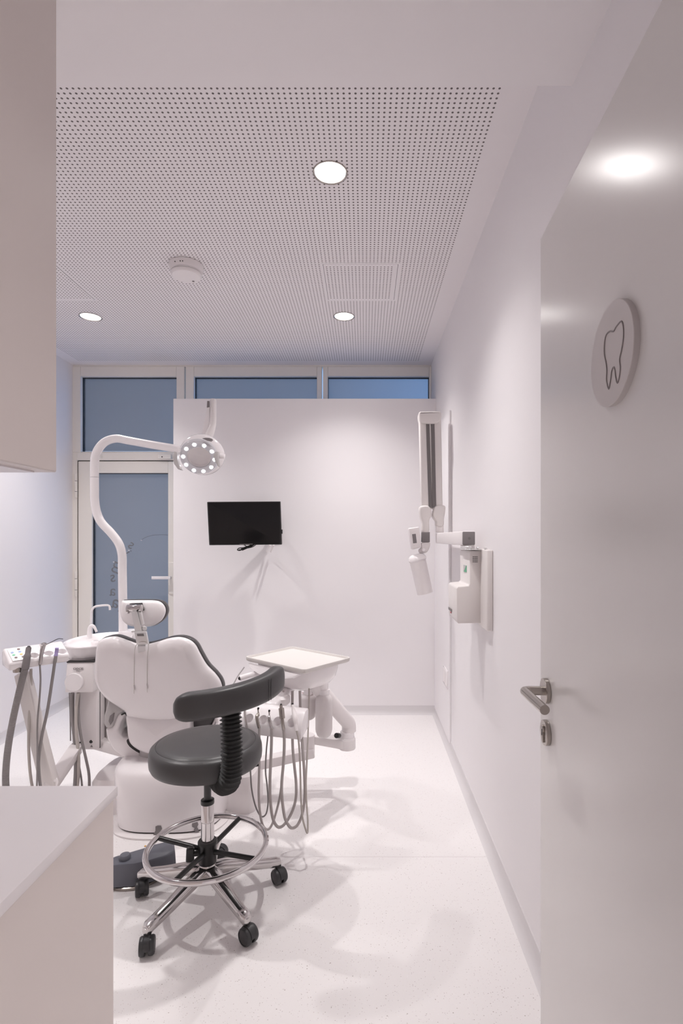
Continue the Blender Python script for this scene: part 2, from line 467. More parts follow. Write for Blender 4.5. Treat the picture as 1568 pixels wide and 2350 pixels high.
for a in ((320, 1240, 3), (384, 1227.5, 9), (256, 1290, 4), (291, 1263, 4)):
    box(bm, wx(a[0]), wx(a[0]+a[2]), YW+0.022, YW+0.0245, wz(a[1]+1.0), wz(a[1]-1.0), 0.0008, 1)
obj('bright_mark', bm, 'white', d2)

# ------------------------------------------------------------------ ceiling fittings
def downlight(loc, label):
    x, y = loc
    t = thing('recessed_downlight', label, 'ceiling light', (x, y, CEIL-0.004), group='recessed downlights in the perforated ceiling')
    bm = new(); lathe(bm, [(0.0575, 0.012), (0.059, -0.001), (0.0625, -0.004), (0.0655, -0.003), (0.066, 0.0), (0.060, 0.002)], (x, y, CEIL), cap=False, seg=48)
    obj('trim_ring', bm, 'steel', t)
    bm = new(); lathe(bm, [(0.0585, 0.0), (0.056, 0.012), (0.050, 0.036), (0.046, 0.040)], (x, y, CEIL), cap=False, seg=48)
    obj('reflector', bm, 'can', t)
    bm = new(); lathe(bm, [(0.0465, 0.039), (0.03, 0.037), (0.001, 0.036)], (x, y, CEIL), seg=40)
    obj('lens', bm, 'glow', t)
    return t
dl0 = downlight(LIGHTS[0], 'large-looking round recessed downlight nearest the viewer, lit white, in perforated ceiling')
def dup(root, loc, label):
    r = root.copy(); COL.objects.link(r); r.location = loc; r['label'] = label
    for ch in list(root.children):
        c = ch.copy(); COL.objects.link(c); c.parent = r
        for g in ch.children:
            d = g.copy(); COL.objects.link(d); d.parent = c
    return r
dup(dl0, (*LIGHTS[1], CEIL-0.004), 'lit round recessed downlight just behind the square access hatch')
dup(dl0, (*LIGHTS[2], CEIL-0.004), 'lit round recessed downlight at far left of ceiling beyond the smoke detector')
dup(dl0, (*LIGHTS[3], CEIL-0.004), 'lit round recessed downlight hidden at the left behind the wall cabinet')

bm = new(); SD = P(428, 608, 2.675); SDx, SDy = SD.x, 2.675
sd = thing('smoke_detector', 'round white smoke detector on perforated ceiling left of the access hatch', 'smoke detector', (SDx, SDy, CEIL-0.062))
lathe(bm, [(0.080, 0), (0.083, -0.003), (0.0835, -0.012), (0.078, -0.036), (0.074, -0.038)], (SDx, SDy, CEIL), seg=48); obj('base', bm, 'offwhite', sd)
bm = new(); lathe(bm, [(0.073, -0.036), (0.073, -0.044)], (SDx, SDy, CEIL), seg=48, cap=False); obj('vent_slot', bm, 'dark', sd)
bm = new(); lathe(bm, [(0.0755, -0.039), (0.076, -0.041), (0.0755, -0.0425), (0.074, -0.0425)], (SDx, SDy, CEIL), seg=48); obj('rib', bm, 'offwhite', sd)
bm = new(); lathe(bm, [(0.0745, -0.044), (0.075, -0.046), (0.074, -0.054), (0.068, -0.060), (0.001, -0.062)], (SDx, SDy, CEIL), seg=48); cp = obj('cover', bm, 'offwhite', sd)
bm = new(); cyl(bm, (SDx+0.02, SDy+0.045, CEIL-0.0625), (SDx+0.02, SDy+0.045, CEIL-0.060), 0.006, seg=16); obj('test_button', bm, 'text', cp)
for a in (-112, -92, -84):
    bm = new(); cyl(bm, (SDx+0.079*math.cos(R(a)), SDy+0.079*math.sin(R(a)), CEIL-0.022), (SDx+0.083*math.cos(R(a)), SDy+0.083*math.sin(R(a)), CEIL-0.022), 0.0025, seg=10)
    obj('indicator', bm, 'dark', sd)

def hatch(x0, x1, y0, y1, label):
    t = thing('access_hatch', label, 'access hatch', ((x0+x1)/2, (y0+y1)/2, CEIL-0.003), group='square access hatches in the ceiling')
    bm = new(); box(bm, x0, x1, y0, y1, CEIL-0.0025, CEIL+0.0005)
    u0 = PX1+PITCH*(math.ceil((x0+0.008-PX1)/PITCH)-0.5); u1 = PX1+PITCH*(math.floor((x1-0.012-PX1)/PITCH)+0.5)
    v0 = PY1+PITCH*(math.ceil((y0+0.022-PY1)/PITCH)-0.5); v1 = PY1+PITCH*(math.floor((y1-0.014-PY1)/PITCH)+0.5)
    obj('panel', bm, perforated('perforated_hatch_panel', u0, u1, v0, v1), t, smooth=False)
    for s0, s1 in ((x0-0.002, x0), (x1, x1+0.002)):
        bm = new(); box(bm, s0, s1, y0, y1, CEIL-0.0015, CEIL+0.0005); obj('gap_seal', bm, 'dark', t, smooth=False)
    bm = new(); f = 0.012
    box(bm, x0-f, x0-0.002, y0-f, y1+f, CEIL-0.001, CEIL+0.0005); box(bm, x1+0.002, x1+f, y0-f, y1+f, CEIL-0.001, CEIL+0.0005)
    box(bm, x0-0.002, x1+0.002, y0-f, y0, CEIL-0.001, CEIL+0.0005); box(bm, x0-0.002, x1+0.002, y1, y1+f, CEIL-0.001, CEIL+0.0005)
    obj('edge_frame', bm, 'ceil', t, smooth=False)
hatch(-0.21, 0.165, 2.667, 3.065, 'square perforated access hatch with slim edge gaps, right side of ceiling')
hatch(-1.934, -1.559, 2.667, 3.065, 'square perforated access hatch partly hidden behind the wall cabinet on the left')

# ------------------------------------------------------------------ cupboards at the left
bm = new()
wc = thing('wall_cabinet', 'beige wall cabinet hanging high in the left foreground', 'cabinet', (-0.9, 0.45, 1.385))
box(bm, -1.9, -0.378, 0.252, 0.652, 1.3805, 2.446, 0.0015, 1); obj('body', bm, 'cab', wc)
bm = new(); box(bm, -1.88, -0.396, 0.27, 0.636, 1.3785, 1.3806); obj('bottom_panel', bm, 'top', wc, smooth=False)
bm = new(); box(bm, -1.8, -0.44, 0.56, 0.585, 1.370, 1.3786, 0.001, 1); obj('light_rail', bm, 'offwhite', wc)
bc = thing('base_cabinet', 'pale base cabinet with plain end panel in the left foreground', 'cabinet', (-1.2, 0.55, 0))
bm = new(); box(bm, -2.3, -0.4035, 0.252, 0.853, 0.0, 0.8835, 0.001, 1); obj('end_panel', bm, 'cab', bc)
bm = new(); box(bm, -2.3, -0.3995, 0.252, 0.859, 0.884, 0.90, 0.0012, 2)
obj('worktop', bm, 'top', None, 'pale laminate worktop with thin edge on the base cabinet', 'worktop')
bm = new()
for i in range(3):
    box(bm, -2.28+i*0.62, -1.67+i*0.62, 0.853, 0.858, 0.1, 0.87, 0.001, 1)
    obj('door', bm, 'cab', bc); bm = new()
bm.free()

# ------------------------------------------------------------------ open door
DA, DB = 0.337, 0.045                              # door face: x = DA + DB*y
dv = Vector((DB, 1, 0)).normalized(); dn = Vector((-1, DB, 0)).normalized()    # along the leaf, out of its face
def D(px, py, off=0.0):                            # the point of the door face seen at a pixel
    k = (px-CX)/F; y = DA/(k-DB); return Vector((DA+DB*y, y, EYE+(CY-py)*y/F))+dn*off
d1 = thing('door_1', None, None, (DA+DB*0.75, 0.75, 0), kind='structure')
ye = DA/((1241-CX)/F-DB)
pe = Vector((DA+DB*ye, ye, 0)); ph = pe-dv*0.90
bm = new(); prism(bm, [ph+Vector((0, 0, 0.006)), pe+Vector((0, 0, 0.006)), pe+Vector((0, 0, 1.965)), ph+Vector((0, 0, 1.965))], -dn*0.04, 0.0015, 1)
obj('door_leaf', bm, 'door', d1)
def on_door(y, z, off=0.0): return Vector((DA+DB*y, y, z))+dn*off
rz = 0.976; ry = 1.128
bm = new(); lathe(bm, [(0.0255, 0), (0.0265, 0.001), (0.0265, 0.0085), (0.0255, 0.0095), (0.001, 0.0095)], on_door(ry, rz), dn, 48)
dh = obj('door_handle', bm, 'steel', d1)
bm = new()
a = on_door(ry, rz, 0.008); b = on_door(ry, rz, 0.047)
tube(bm, [a, a.lerp(b, .7), b-dn*0.008, b-dv*0.004+dn*0.0015, b-dv*0.012+dn*0.003, b-dv*0.03+dn*0.002, b-dv*0.128-dn*0.004], 0.0095, 24, 6)
obj('lever', bm, 'steel', dh)
kz = EYE-(1681-CY)*ry/F
bm = new(); lathe(bm, [(0.0255, 0), (0.0265, 0.001), (0.0265, 0.0085), (0.0255, 0.0095), (0.001, 0.0095)], on_door(ry-0.001, kz), dn, 48)
es = obj('keyhole_plate', bm, 'steel', d1)
bm = new(); cyl(bm, on_door(ry-0.001, kz+0.008, 0.009), on_door(ry-0.001, kz+0.008, 0.013), 0.0085, bev=0.001)
q = on_door(ry-0.001, kz-0.009, 0.011); obox(bm, q+dn*-0.002, q+dn*0.002, 0.010, 0.022, bev=0.0015)
obj('lock_cylinder', bm, 'steel', es)
bm = new(); q = on_door(ry-0.003, kz+0.002, 0.0131); obox(bm, q-dn*0.001, q+dn*0.0006, 0.0025, 0.013); obj('keyhole', bm, 'dark', es)
sy, sz_ = 0.787, 1.572
sg = thing('tooth_sign', 'round grey sign with engraved tooth outline on the open door', 'sign', on_door(sy, sz_-0.0755))
bm = new(); lathe(bm, [(0.0745, 0.0), (0.0755, 0.0), (0.0758, 0.0082), (0.0752, 0.009), (0.001, 0.009)], on_door(sy, sz_), dn, 72); obj('disc', bm, 'sign', sg)
tooth = [(830, 1468), (846, 1520), (846, 1600), (832, 1690), (817, 1760), (822, 1830), (814, 1900), (799, 1944), (788, 1905), (780, 1845), (770, 1822),
         (756, 1850), (746, 1925), (732, 1990), (716, 1925), (718, 1850), (712, 1790), (699, 1720), (701, 1630), (714, 1572), (742, 1545), (770, 1545), (790, 1510)]
# the pixels lie on the disc's face, 9 mm in front of the leaf
tp = []
for u, v in tooth:
    px, py = 1180+u*.2978, 300+v*.2978
    kk = (px-CX)/F; xa = DA+dn.x*0.009-DB*dn.y*0.009; y = xa/(kk-DB); tp.append(Vector((xa+DB*y, y, EYE+(CY-py)*y/F))+dn*0.0001)
bm = new(); tube(bm, tp, 0.0013, 6, 4, closed=True); obj('tooth_outline', bm, 'groove', sg)

# ------------------------------------------------------------------ television on the back wall
tv = thing('television', 'black wall mounted flat television tilted down on white partition', 'television', (-0.86, 3.7, 1.23))
td = 3.66
TL, TR, BR, BL = P(475, 1152, td-0.02), P(643.5, 1151, td+0.0), P(647, 1250, td+0.03), P(480, 1251.5, td+0.02)
nrm = (TR-TL).cross(BL-TL).normalized()
if nrm.y > 0: nrm = -nrm
bm = new(); prism(bm, [TL, TR, BR, BL], -nrm*0.035, 0.004, 2); obj('casing', bm, 'bezel', tv)
c = (TL+TR+BR+BL)/4
bm = new(); ins = [c+(p-c)*Vector((1, 1, 1)).x*f for p, f in ((TL, .965), (TR, .965), (BR, .955), (BL, .955))]
prism(bm, [p+nrm*0.0012 for p in ins], -nrm*0.004); obj('screen', bm, 'screen', tv)
bm = new(); obox(bm, BL.lerp(BR, .42)+nrm*0.001+Vector((0, 0, 0.006)), BL.lerp(BR, .60)+nrm*0.001+Vector((0, 0, 0.006)), 0.004, 0.004); obj('bottom_strip', bm, 'slot', tv)
bm = new()
box(bm, -0.72, -0.62, YP-0.012, YP, 1.27, 1.45, 0.003, 1); obj('wall_plate', bm, 'black', tv)
bm = new(); obox(bm, c-nrm*0.03, Vector((-0.67, YP-0.08, 1.37)), 0.03, 0.04, bev=0.004); obox(bm, Vector((-0.67, YP-0.08, 1.37)), Vector((-0.67, YP, 1.37)), 0.03, 0.04, bev=0.004)
obj('mount_arm', bm, 'black', tv)
bm = new()
for pts, r in (([(585, 1247), (575, 1254), (560, 1257), (549, 1258), (545, 1262), (551, 1263), (557, 1258), (570, 1253)], 0.0035),
               ([(580, 1249), (566, 1256), (553, 1262), (548, 1262)], 0.005), ([(560, 1250), (572, 1256), (584, 1250)], 0.003),
               ([(590, 1248), (580, 1255), (568, 1258), (556, 1263)], 0.003)):
    tube(bm, [P(u, v, td+0.05) for u, v in pts], r, 8, 5)
obj('cable', bm, 'black', tv)
bm = new(); obox(bm, P(620, 1250, 3.8), P(612, 1266, 3.9), 0.012, 0.012, (0, 1, 0)); obox(bm, P(628, 1250, 3.8), P(622, 1266, 3.9), 0.012, 0.012, (0, 1, 0)); obj('cable_strap', bm, 'offwhite', tv)
bm = new(); box(bm, TR.x+0.001, TR.x+0.012, td+0.01, td+0.03, 1.33, 1.36, 0.002, 1); obj('side_plug', bm, 'black', tv)

# ------------------------------------------------------------------ x-ray unit on the right wall
xr = thing('dental_x_ray_unit', 'white wall mounted dental x-ray with folded arm and control box', 'x-ray machine', (0.5, 2.4, 0.92))
bm = new(); box(bm, 0.500, XR, 2.18, 2.62, 0.917, 1.252, 0.006, 3); obj('back_plate', bm, 'warmwhite', xr)
bm = new()
yf, yb = 2.30, 2.53                                 # near face, far face
side = [(0.505, 0.932), (0.402, 0.930), (0.398, 0.945), (0.396, 1.080), (0.402, 1.090), (0.448, 1.094), (0.453, 1.102), (0.452, 1.238), (0.458, 1.246), (0.505, 1.246)]
prism(bm, [Vector((x, yf, z)) for x, z in side], (0, yb-yf, 0), 0.005, 2)
xb = obj('control_box', bm, 'warmwhite', xr)
bm = new()
for i in range(4):
    for j in range(10):
        x = 0.4655+j*0.0023; z = 1.2215-i*0.0072
        box(bm, x, x+0.0012, yf-0.0006, yf+0.001, z-0.0045, z)
obj('vent_grille', bm, 'dark', xb, smooth=False)
bm = new(); box(bm, 0.4508, 0.4522, 2.365, 2.435, 1.148, 1.178); dp = obj('display', bm, 'green', xb, smooth=False)
bm = new(); prism(bm, [Vector((0.4505, 2.366, 1.178)), Vector((0.4505, 2.432, 1.178)), Vector((0.4505, 2.432, 1.148)), Vector((0.4505, 2.40, 1.158))], (-0.0004, 0, 0)); obj('display_film', bm, 'pale', dp, smooth=False)
bm = new(); box(bm, 0.3950, 0.3965, 2.43, 2.52, 0.963, 0.975); lb = obj('maker_label', bm, 'text', xb, smooth=False)
bm = new(); box(bm, 0.3945, 0.3962, 2.44, 2.46, 0.955, 0.961); obj('label_spot', bm, 'red', lb, smooth=False)
bm = new(); box(bm, 0.434, 0.50, 2.27, 2.44, 1.249, 1.2535, 0.001, 1); box(bm, 0.434, 0.456, 2.27, 2.42, 1.2535, 1.266, 0.002, 1)
box(bm, 0.478, 0.486, 2.262, 2.285, 1.253, 1.262, 0.002, 1); box(bm, 0.502, 0.512, 2.22, 2.24, 1.250, 1.262, 0.002, 1)
obj('mounting_bracket', bm, 'bracket', xr)
bm = new(); box(bm, 0.430, 0.4885, 2.357, 3.24, 1.268, 1.331, 0.006, 2); obj('extension_arm', bm, 'offwhite', xr)
bm = new(); box(bm, 0.4315, 0.487, 2.349, 2.358, 1.270, 1.329, 0.004, 2); ac = obj('end_cap', bm, 'capgrey', xr)
bm = new(); cyl(bm, (0.461, 2.3485, 1.299), (0.461, 2.350, 1.299), 0.006, seg=20); obj('logo', bm, 'slot', ac)
bm = new(); box(bm, 0.440, 0.4885, 2.36, 2.45, 1.25, 1.27, 0.003, 1); obj('arm_foot', bm, 'offwhite', xr)
# folded scissor arm
da = 3.22
bm = new(); prism(bm, [P(a, b, da) for a, b in ((1002, 1222), (1019, 1222), (1019, 1207), (1002, 1207))], (0, 0.055, 0), 0.003); obj('swivel_post', bm, 'offwhite', xr)
def knuckle(pts, d, dep, bev=0.012):
    bm = new(); sp = spline([P(a, b, d) for a, b in pts], 4, closed=True); prism(bm, sp, (0, dep, 0), bev, 3); return bm
obj('lower_knuckle', knuckle([(994, 1178), (999, 1163), (1010, 1159), (1022, 1161), (1023, 1172), (1020, 1190), (1018, 1208), (1003, 1208), (1001, 1196), (995, 1188)], da-0.01, 0.075), 'warmwhite', xr)
obj('lower_knuckle', knuckle([(964, 1164), (972, 1160), (984, 1161), (991, 1172), (991, 1184), (986, 1194), (985, 1222), (970, 1222), (969, 1200), (964, 1180)], da-0.02, 0.075), 'warmwhite', xr)
def beam(a, b, c, d_, dd, dep, m, name, bev=0.008, parent=xr):
    bm = new(); prism(bm, [P(*a, dd), P(*b, dd), P(*c, dd), P(*d_, dd)], (0, dep, 0), bev, 3); return obj(name, bm, m, parent)
bl = beam((962.5, 952), (990, 952), (992, 1168), (968, 1168), da, 0.06, 'warmwhite', 'scissor_arm')
br_ = beam((986, 952), (1013, 952), (1016.5, 1168), (992.5, 1168), da+0.004, 0.06, 'warmwhite', 'scissor_arm')
beam((978, 968), (986, 968), (992, 1166), (984, 1164), da-0.002, 0.01, 'slot', 'cable_slot', 0, bl)
beam((990, 968), (997.5, 968), (1001.5, 1160), (993.5, 1166), da-0.002, 0.01, 'slot', 'cable_slot', 0, br_)
obj('top_knuckle', knuckle([(962, 947), (968, 944), (1006, 943), (1013, 947), (1013, 960), (1007, 969), (995, 971.5), (975, 971), (965, 967), (962, 958)], da-0.02, 0.09, 0.01), 'warmwhite', xr)
bm = new(); prism(bm, [P(a, b, da-0.02) for a, b in ((969, 1221), (987, 1221), (987, 1244), (969, 1244))], (0, 0.06, 0), 0.002); obj('grey_joint_cap', bm, 'capgrey', xr)
obj('yoke', knuckle([(969, 1245), (987, 1245), (986, 1258), (979, 1268), (965, 1270), (962, 1262), (968, 1256)], da-0.015, 0.05, 0.006), 'offwhite', xr)
dh_ = da-0.05
bm = new(); prism(bm, [P(a, b, dh_) for a, b in ((938, 1212), (962, 1208.5), (968, 1256), (946, 1262))], (0, 0.085, 0), 0.008, 3); hb = obj('tube_head', bm, 'offwhite', xr)
bm = new(); prism(bm, [P(a, b, dh_-0.001) for a, b in ((946, 1226), (954.5, 1225), (957, 1246), (948.5, 1247))], (0, 0.003, 0)); obj('sticker', bm, 'capgrey', hb)
bm = new(); cyl(bm, P(973, 1262, dh_-0.01), P(973, 1262, dh_+0.03), 0.010, bev=0.002); cyl(bm, P(973.5, 1262.5, dh_-0.011), P(973.5, 1262.5, dh_-0.009), 0.004); obj('pivot_knob', bm, 'white', xr)
bm = new()
cen = lambda t: P(957+t*19, 1278+t*84, dh_+0.04)
rings = []
top0, top1 = cen(0), cen(1); ax = (top1-top0).normalized()
lathe(bm, [(0.030, -0.016), (0.046, -0.008), (0.054, 0.004), (0.056, 0.016), (0.051, 0.024)], top0, ax, 40); obj('head_collar', bm, 'white', xr)
bm = new(); lathe(bm, [(0.0500, 0.015), (0.048, (top1-top0).length-0.002), (0.046, (top1-top0).length), (0.043, (top1-top0).length), (0.042, 0.1)], top0, ax, 40); obj('beam_cone', bm, 'offwhite', xr)

bm = new(); box(bm, XR-0.0185, XR-0.0105, 3.29, 3.46, 0.363, 0.478, 0.003, 2)
so = obj('wall_socket', bm, 'white', None, 'small white double socket low on the right wall', 'socket')
bm = new(); box(bm, XR-0.020, XR-0.0180, 3.305, 3.37, 0.375, 0.466, 0.001, 1); box(bm, XR-0.020, XR-0.0180, 3.38, 3.445, 0.375, 0.466, 0.001, 1); obj('socket_insert', bm, 'offwhite', so)

# ------------------------------------------------------------------ stool in the foreground
SX, SY = -0.563, 1.90
st = thing('operator_stool', 'grey padded operator stool with chrome footring and five castors', 'stool', (SX, SY, 0))
LEG0 = [-118, -46, 26, 98, 170]
proto = None
for k, a in enumerate(LEG0):
    ca, sa = math.cos(R(a)), math.sin(R(a))
    dirv = Vector((ca, sa, 0)); ctr = Vector((SX, SY, 0))
    bm = new()
    path = [(0.022, 0.118), (0.06, 0.117), (0.11, 0.106), (0.17, 0.092), (0.225, 0.082), (0.255, 0.078), (0.268, 0.074)]
    wid = [0.052, 0.050, 0.044, 0.038, 0.036, 0.036, 0.026]; hei = [0.036, 0.036, 0.034, 0.031, 0.029, 0.029, 0.022]
    side_ = Vector((-sa, ca, 0)); rings = []
    for (r_, z_), w_, h_ in zip(path, wid, hei):
        c_ = ctr+dirv*r_+Vector((0, 0, z_))
        ring = []
        for q in range(16):
            t_ = 2*math.pi*q/16; cc, ss = math.cos(t_), math.sin(t_)
            e_ = 2/3.0
            ring.append(c_+side_*(w_/2*math.copysign(abs(cc)**e_, cc))+Vector((0, 0, h_/2*math.copysign(abs(ss)**e_, ss)-(0.004 if ss < 0 else 0))))
        rings.append(ring)
    loft(bm, rings)
    cyl(bm, ctr+dirv*0.258+Vector((0, 0, 0.056)), ctr+dirv*0.258+Vector((0, 0, 0.080)), 0.0135, bev=0.003)
    leg = obj('leg', bm, 'alu', st)
    # castor: hood and twin wheels, each swivelled its own way
    cpos = ctr+dirv*0.258; yaw = R([15, 50, 40, 80, 25][k])
    wv = Vector((math.cos(yaw), math.sin(yaw), 0)); tv_ = Vector((-wv.y, wv.x, 0))
    off = tv_*-0.012
    bm = new()
    cyl(bm, cpos+Vector((0, 0, 0.045)), cpos+Vector((0, 0, 0.062)), 0.009)
    hood = []
    for q in range(13):
        t_ = R(-20+q*200/12)
        hood.append(cpos+off+tv_*(0.0295*math.cos(t_))+Vector((0, 0, 0.0275+0.0295*math.sin(t_))))
    inner = []
    for q in range(12, -1, -1):
        t_ = R(-20+q*200/12)
        inner.append(cpos+off+tv_*(0.020*math.cos(t_))+Vector((0, 0, 0.0275+0.020*math.sin(t_))))
    prism(bm, [p-wv*0.0085 for p in hood+inner], wv*0.017)
    cs = obj('castor', bm, 'castor', st)
    for s_ in (-1, 1):
        bm = new(); w0 = cpos+off+Vector((0, 0, 0.0275))+wv*(s_*0.005)
        lathe(bm, [(0.026, 0), (0.0275, 0.002), (0.0275, 0.013), (0.0245, 0.0175), (0.021, 0.018), (0.0205, 0.0165), (0.012, 0.0175), (0.001, 0.018)], w0, wv*s_, 32)
        obj('wheel', bm, 'castor', cs)
bm = new(); lathe(bm, [(0.030, 0.085), (0.042, 0.09), (0.040, 0.112), (0.031, 0.132), (0.0265, 0.138), (0.025, 0.19)], (SX, SY, 0), seg=36); obj('base_hub', bm, 'alu', st)
bm = new(); lathe(bm, [(0.030, 0.142), (0.0315, 0.145), (0.0315, 0.205), (0.034, 0.21), (0.034, 0.218), (0.031, 0.222), (0.024, 0.222)], (SX, SY, 0), seg=36); hub = obj('footring_hub', bm, 'black', st)
bm = new(); lathe(bm, [(0.0228, 0.20), (0.0228, 0.286), (0.0232, 0.289), (0.0232, 0.293), (0.0222, 0.297), (0.0222, 0.358), (0.021, 0.361)], (SX, SY, 0), seg=36); obj('column', bm, 'chrome', st)
bm = new(); lathe(bm, [(0.0232, 0.352), (0.0238, 0.356), (0.0232, 0.366), (0.016, 0.368)], (SX, SY, 0), seg=36); obj('column_collar', bm, 'black', st)
bm = new(); lathe(bm, [(0.0128, 0.35), (0.0128, 0.50)], (SX, SY, 0), seg=28); obj('gas_rod', bm, 'castor', st)
bm = new(); ring = [(SX+0.206*math.cos(R(a)), SY+0.206*math.sin(R(a)), 0.20) for a in range(0, 360, 6)]
tube(bm, ring, 0.0105, 14, 2, closed=True); obj('footring', bm, 'chrome', st)
for a in (70, 165, 256, 338):
    bm = new(); v = Vector((math.cos(R(a)), math.sin(R(a)), 0)); c_ = Vector((SX, SY, 0))
    tube(bm, [c_+v*0.025+Vector((0, 0, 0.185)), c_+v*0.06+Vector((0, 0, 0.188)), c_+v*0.14+Vector((0, 0, 0.194)), c_+v*0.203+Vector((0, 0, 0.199))], 0.0088, 12, 4); obj('spoke', bm, 'black', st)
bm = new(); kp = Vector((SX, SY, 0.178)); kd = Vector((-0.97, -0.23, 0)).normalized()
cyl(bm, kp+kd*0.02, kp+kd*0.052, 0.009); cyl(bm, kp+kd*0.03, kp+kd*0.06, 0.004)
obox(bm, kp+kd*0.058+Vector((0, 0, 0.024)), kp+kd*0.060+Vector((0, 0, -0.026)), 0.020, 0.028, kd, 0.006, 3); obj('clamp_knob', bm, 'black', st)
# seat
bm = new(); prof = [(x_*0.975, z_) for x_, z_ in [(0.001, 0.494), (0.15, 0.494), (0.183, 0.496), (0.193, 0.501), (0.1985, 0.512), (0.200, 0.530), (0.199, 0.550), (0.1955, 0.562), (0.186, 0.5705), (0.1765, 0.5735), (0.1755, 0.5722), (0.1745, 0.574), (0.15, 0.579), (0.08, 0.583), (0.001, 0.584)]]
lathe(bm, prof, (SX-0.003, SY, 0), seg=80, cap=False); obj('seat', bm, 'leather', st, ang=70)
bm = new(); box(bm, SX-0.09, SX+0.09, SY-0.09, SY+0.09, 0.478, 0.495, 0.004, 1); cyl(bm, (SX, SY, 0.465), (SX, SY, 0.48), 0.022); sp_ = obj('seat_plate', bm, 'black', st)
bm = new(); tube(bm, [(SX+0.08, SY-0.01, 0.484), (SX+0.14, SY-0.005, 0.482), (SX+0.183, SY+0.0, 0.489)], 0.004, 8); obj('height_lever', bm, 'black', st)
# corrugated backrest support
A = R(-56); ux, uy = math.cos(A), math.sin(A)
def rad(r, z): return Vector((SX+ux*r, SY+uy*r, z))
path = spline([Vector(v) for v in ((-0.525, 1.822, 0.474), (-0.492, 1.782, 0.475), (-0.460, 1.745, 0.486), (-0.438, 1.718, 0.515), (-0.430, 1.712, 0.56), (-0.429, 1.711, 0.63), (-0.432, 1.714, 0.70), (-0.437, 1.718, 0.755))], 60)
L_ = [0]
for p, q in zip(path, path[1:]): L_.append(L_[-1]+(q-p).length)
nr = 31
bm = new(); n_ = len(path); prev = None; rings = []
t0 = (path[1]-path[0]).normalized(); nrm_ = Vector((0, 0, 1)); step = 0
for i, p in enumerate(path):
    t_ = (path[min(i+1, n_-1)]-path[max(i-1, 0)]).normalized()
    nrm_ = (nrm_-t_*nrm_.dot(t_)).normalized(); b_ = t_.cross(nrm_)
    ph_ = (L_[i]/L_[-1]*nr) % 1.0
    tri = abs(ph_-0.5)*2
    grow = min(1.0, 0.52+L_[i]/L_[-1]*1.5)
    rr = (0.0265+0.0085*tri**2.2)*grow
    rings.append([p+(nrm_*(math.copysign(abs(math.cos(a))**.8, math.cos(a)))*rr*0.9+b_*(math.copysign(abs(math.sin(a))**.8, math.sin(a)))*rr) for a in (2*math.pi*k/28 for k in range(28))])
loft(bm, rings); obj('bellows', bm, 'rubber', st, ang=25)
# curved bolster
bm = new(); rings = []
a0, a1 = -95, 1; nn = 44
for i in range(nn+1):
    f = i/nn; a = R(a0+(a1-a0)*f)
    rr = 0.252+0.016*(1-f)
    c_ = Vector((SX+rr*math.cos(a), SY+rr*math.sin(a), 0.779+0.030*f))
    s_ = min(1, (min(f, 1-f)*nn/4.5)); e_ = math.sqrt(max(0.0, 1-(1-s_)**2)) if s_ < 1 else 1
    e_ = max(e_, 0.05)
    rv = Vector((math.cos(a), math.sin(a), 0)); ring = []
    hh, tt = (0.0435+0.001*math.sin(f*3))*(0.35+0.65*e_), 0.030*(0.25+0.75*e_)
    for q in range(24):
        t_ = 2*math.pi*q/24; cc, ss = math.cos(t_), math.sin(t_)
        ring.append(c_+rv*(tt*math.copysign(abs(cc)**.6, cc))+Vector((0, 0, hh*math.copysign(abs(ss)**.6, ss))))
    rings.append(ring)
loft(bm, rings); bk = obj('backrest', bm, 'leather', st, ang=75)
bm = new()
for fr in (0.665, 0.69):
    a = R(a0+(a1-a0)*fr); rr = 0.252+0.016*(1-fr)+0.0302; zc = 0.779+0.030*fr
    tube(bm, [(SX+rr*math.cos(a), SY+rr*math.sin(a), zc-0.036), (SX+(rr+.0005)*math.cos(a), SY+(rr+.0005)*math.sin(a), zc), (SX+rr*math.cos(a), SY+rr*math.sin(a), zc+0.036)], 0.0009, 6, 4)
obj('stitching', bm, 'uphol', bk)

# ------------------------------------------------------------------ patient chair
ch = thing('dental_chair', 'white dental patient chair with dark upholstery seen from behind', 'dental chair', (-0.9, 2.6, 0))
def ds(py): return 2.31+(py-1463)*0.00062          # backrest leans towards the viewer at the top
shell = [(220.5, 1484), (227, 1471), (243, 1463.5), (264, 1462), (288, 1470), (311, 1478), (326, 1480), (343, 1477.5), (364, 1472), (388, 1465), (411, 1463), (432, 1469), (446.5, 1481),
         (458, 1502), (473, 1527), (493, 1548), (505, 1566), (508, 1584), (500, 1600), (478, 1616), (455, 1632), (434, 1649), (405, 1656.5), (375, 1658.5), (347, 1657.5), (318, 1653), (293, 1646), (287, 1635), (273, 1624.6), (247, 1607), (229, 1589), (217.6, 1566), (215.5, 1543), (217.5, 1510)]
S3 = [P(a, b, ds(b)) for a, b in shell]
bm = new()
puff(bm, S3, [(0.13, -0.030), (0.07, -0.027), (0.035, -0.020), (0.015, -0.011), (0.004, -0.002), (0.0, 0.010), (0.002, 0.022), (0.02, 0.028)]); obj('back_shell', bm, 'white', ch, ang=60)
bm = new()
puff(bm, [P(a, b, ds(b)) for a, b in shell], [(0.02, 0.024), (-0.001, 0.026), (-0.004, 0.036), (-0.003, 0.056), (0.006, 0.070), (0.03, 0.080), (0.08, 0.084), (0.14, 0.080)]); obj('back_cushion', bm, 'uphol', ch, ang=60)
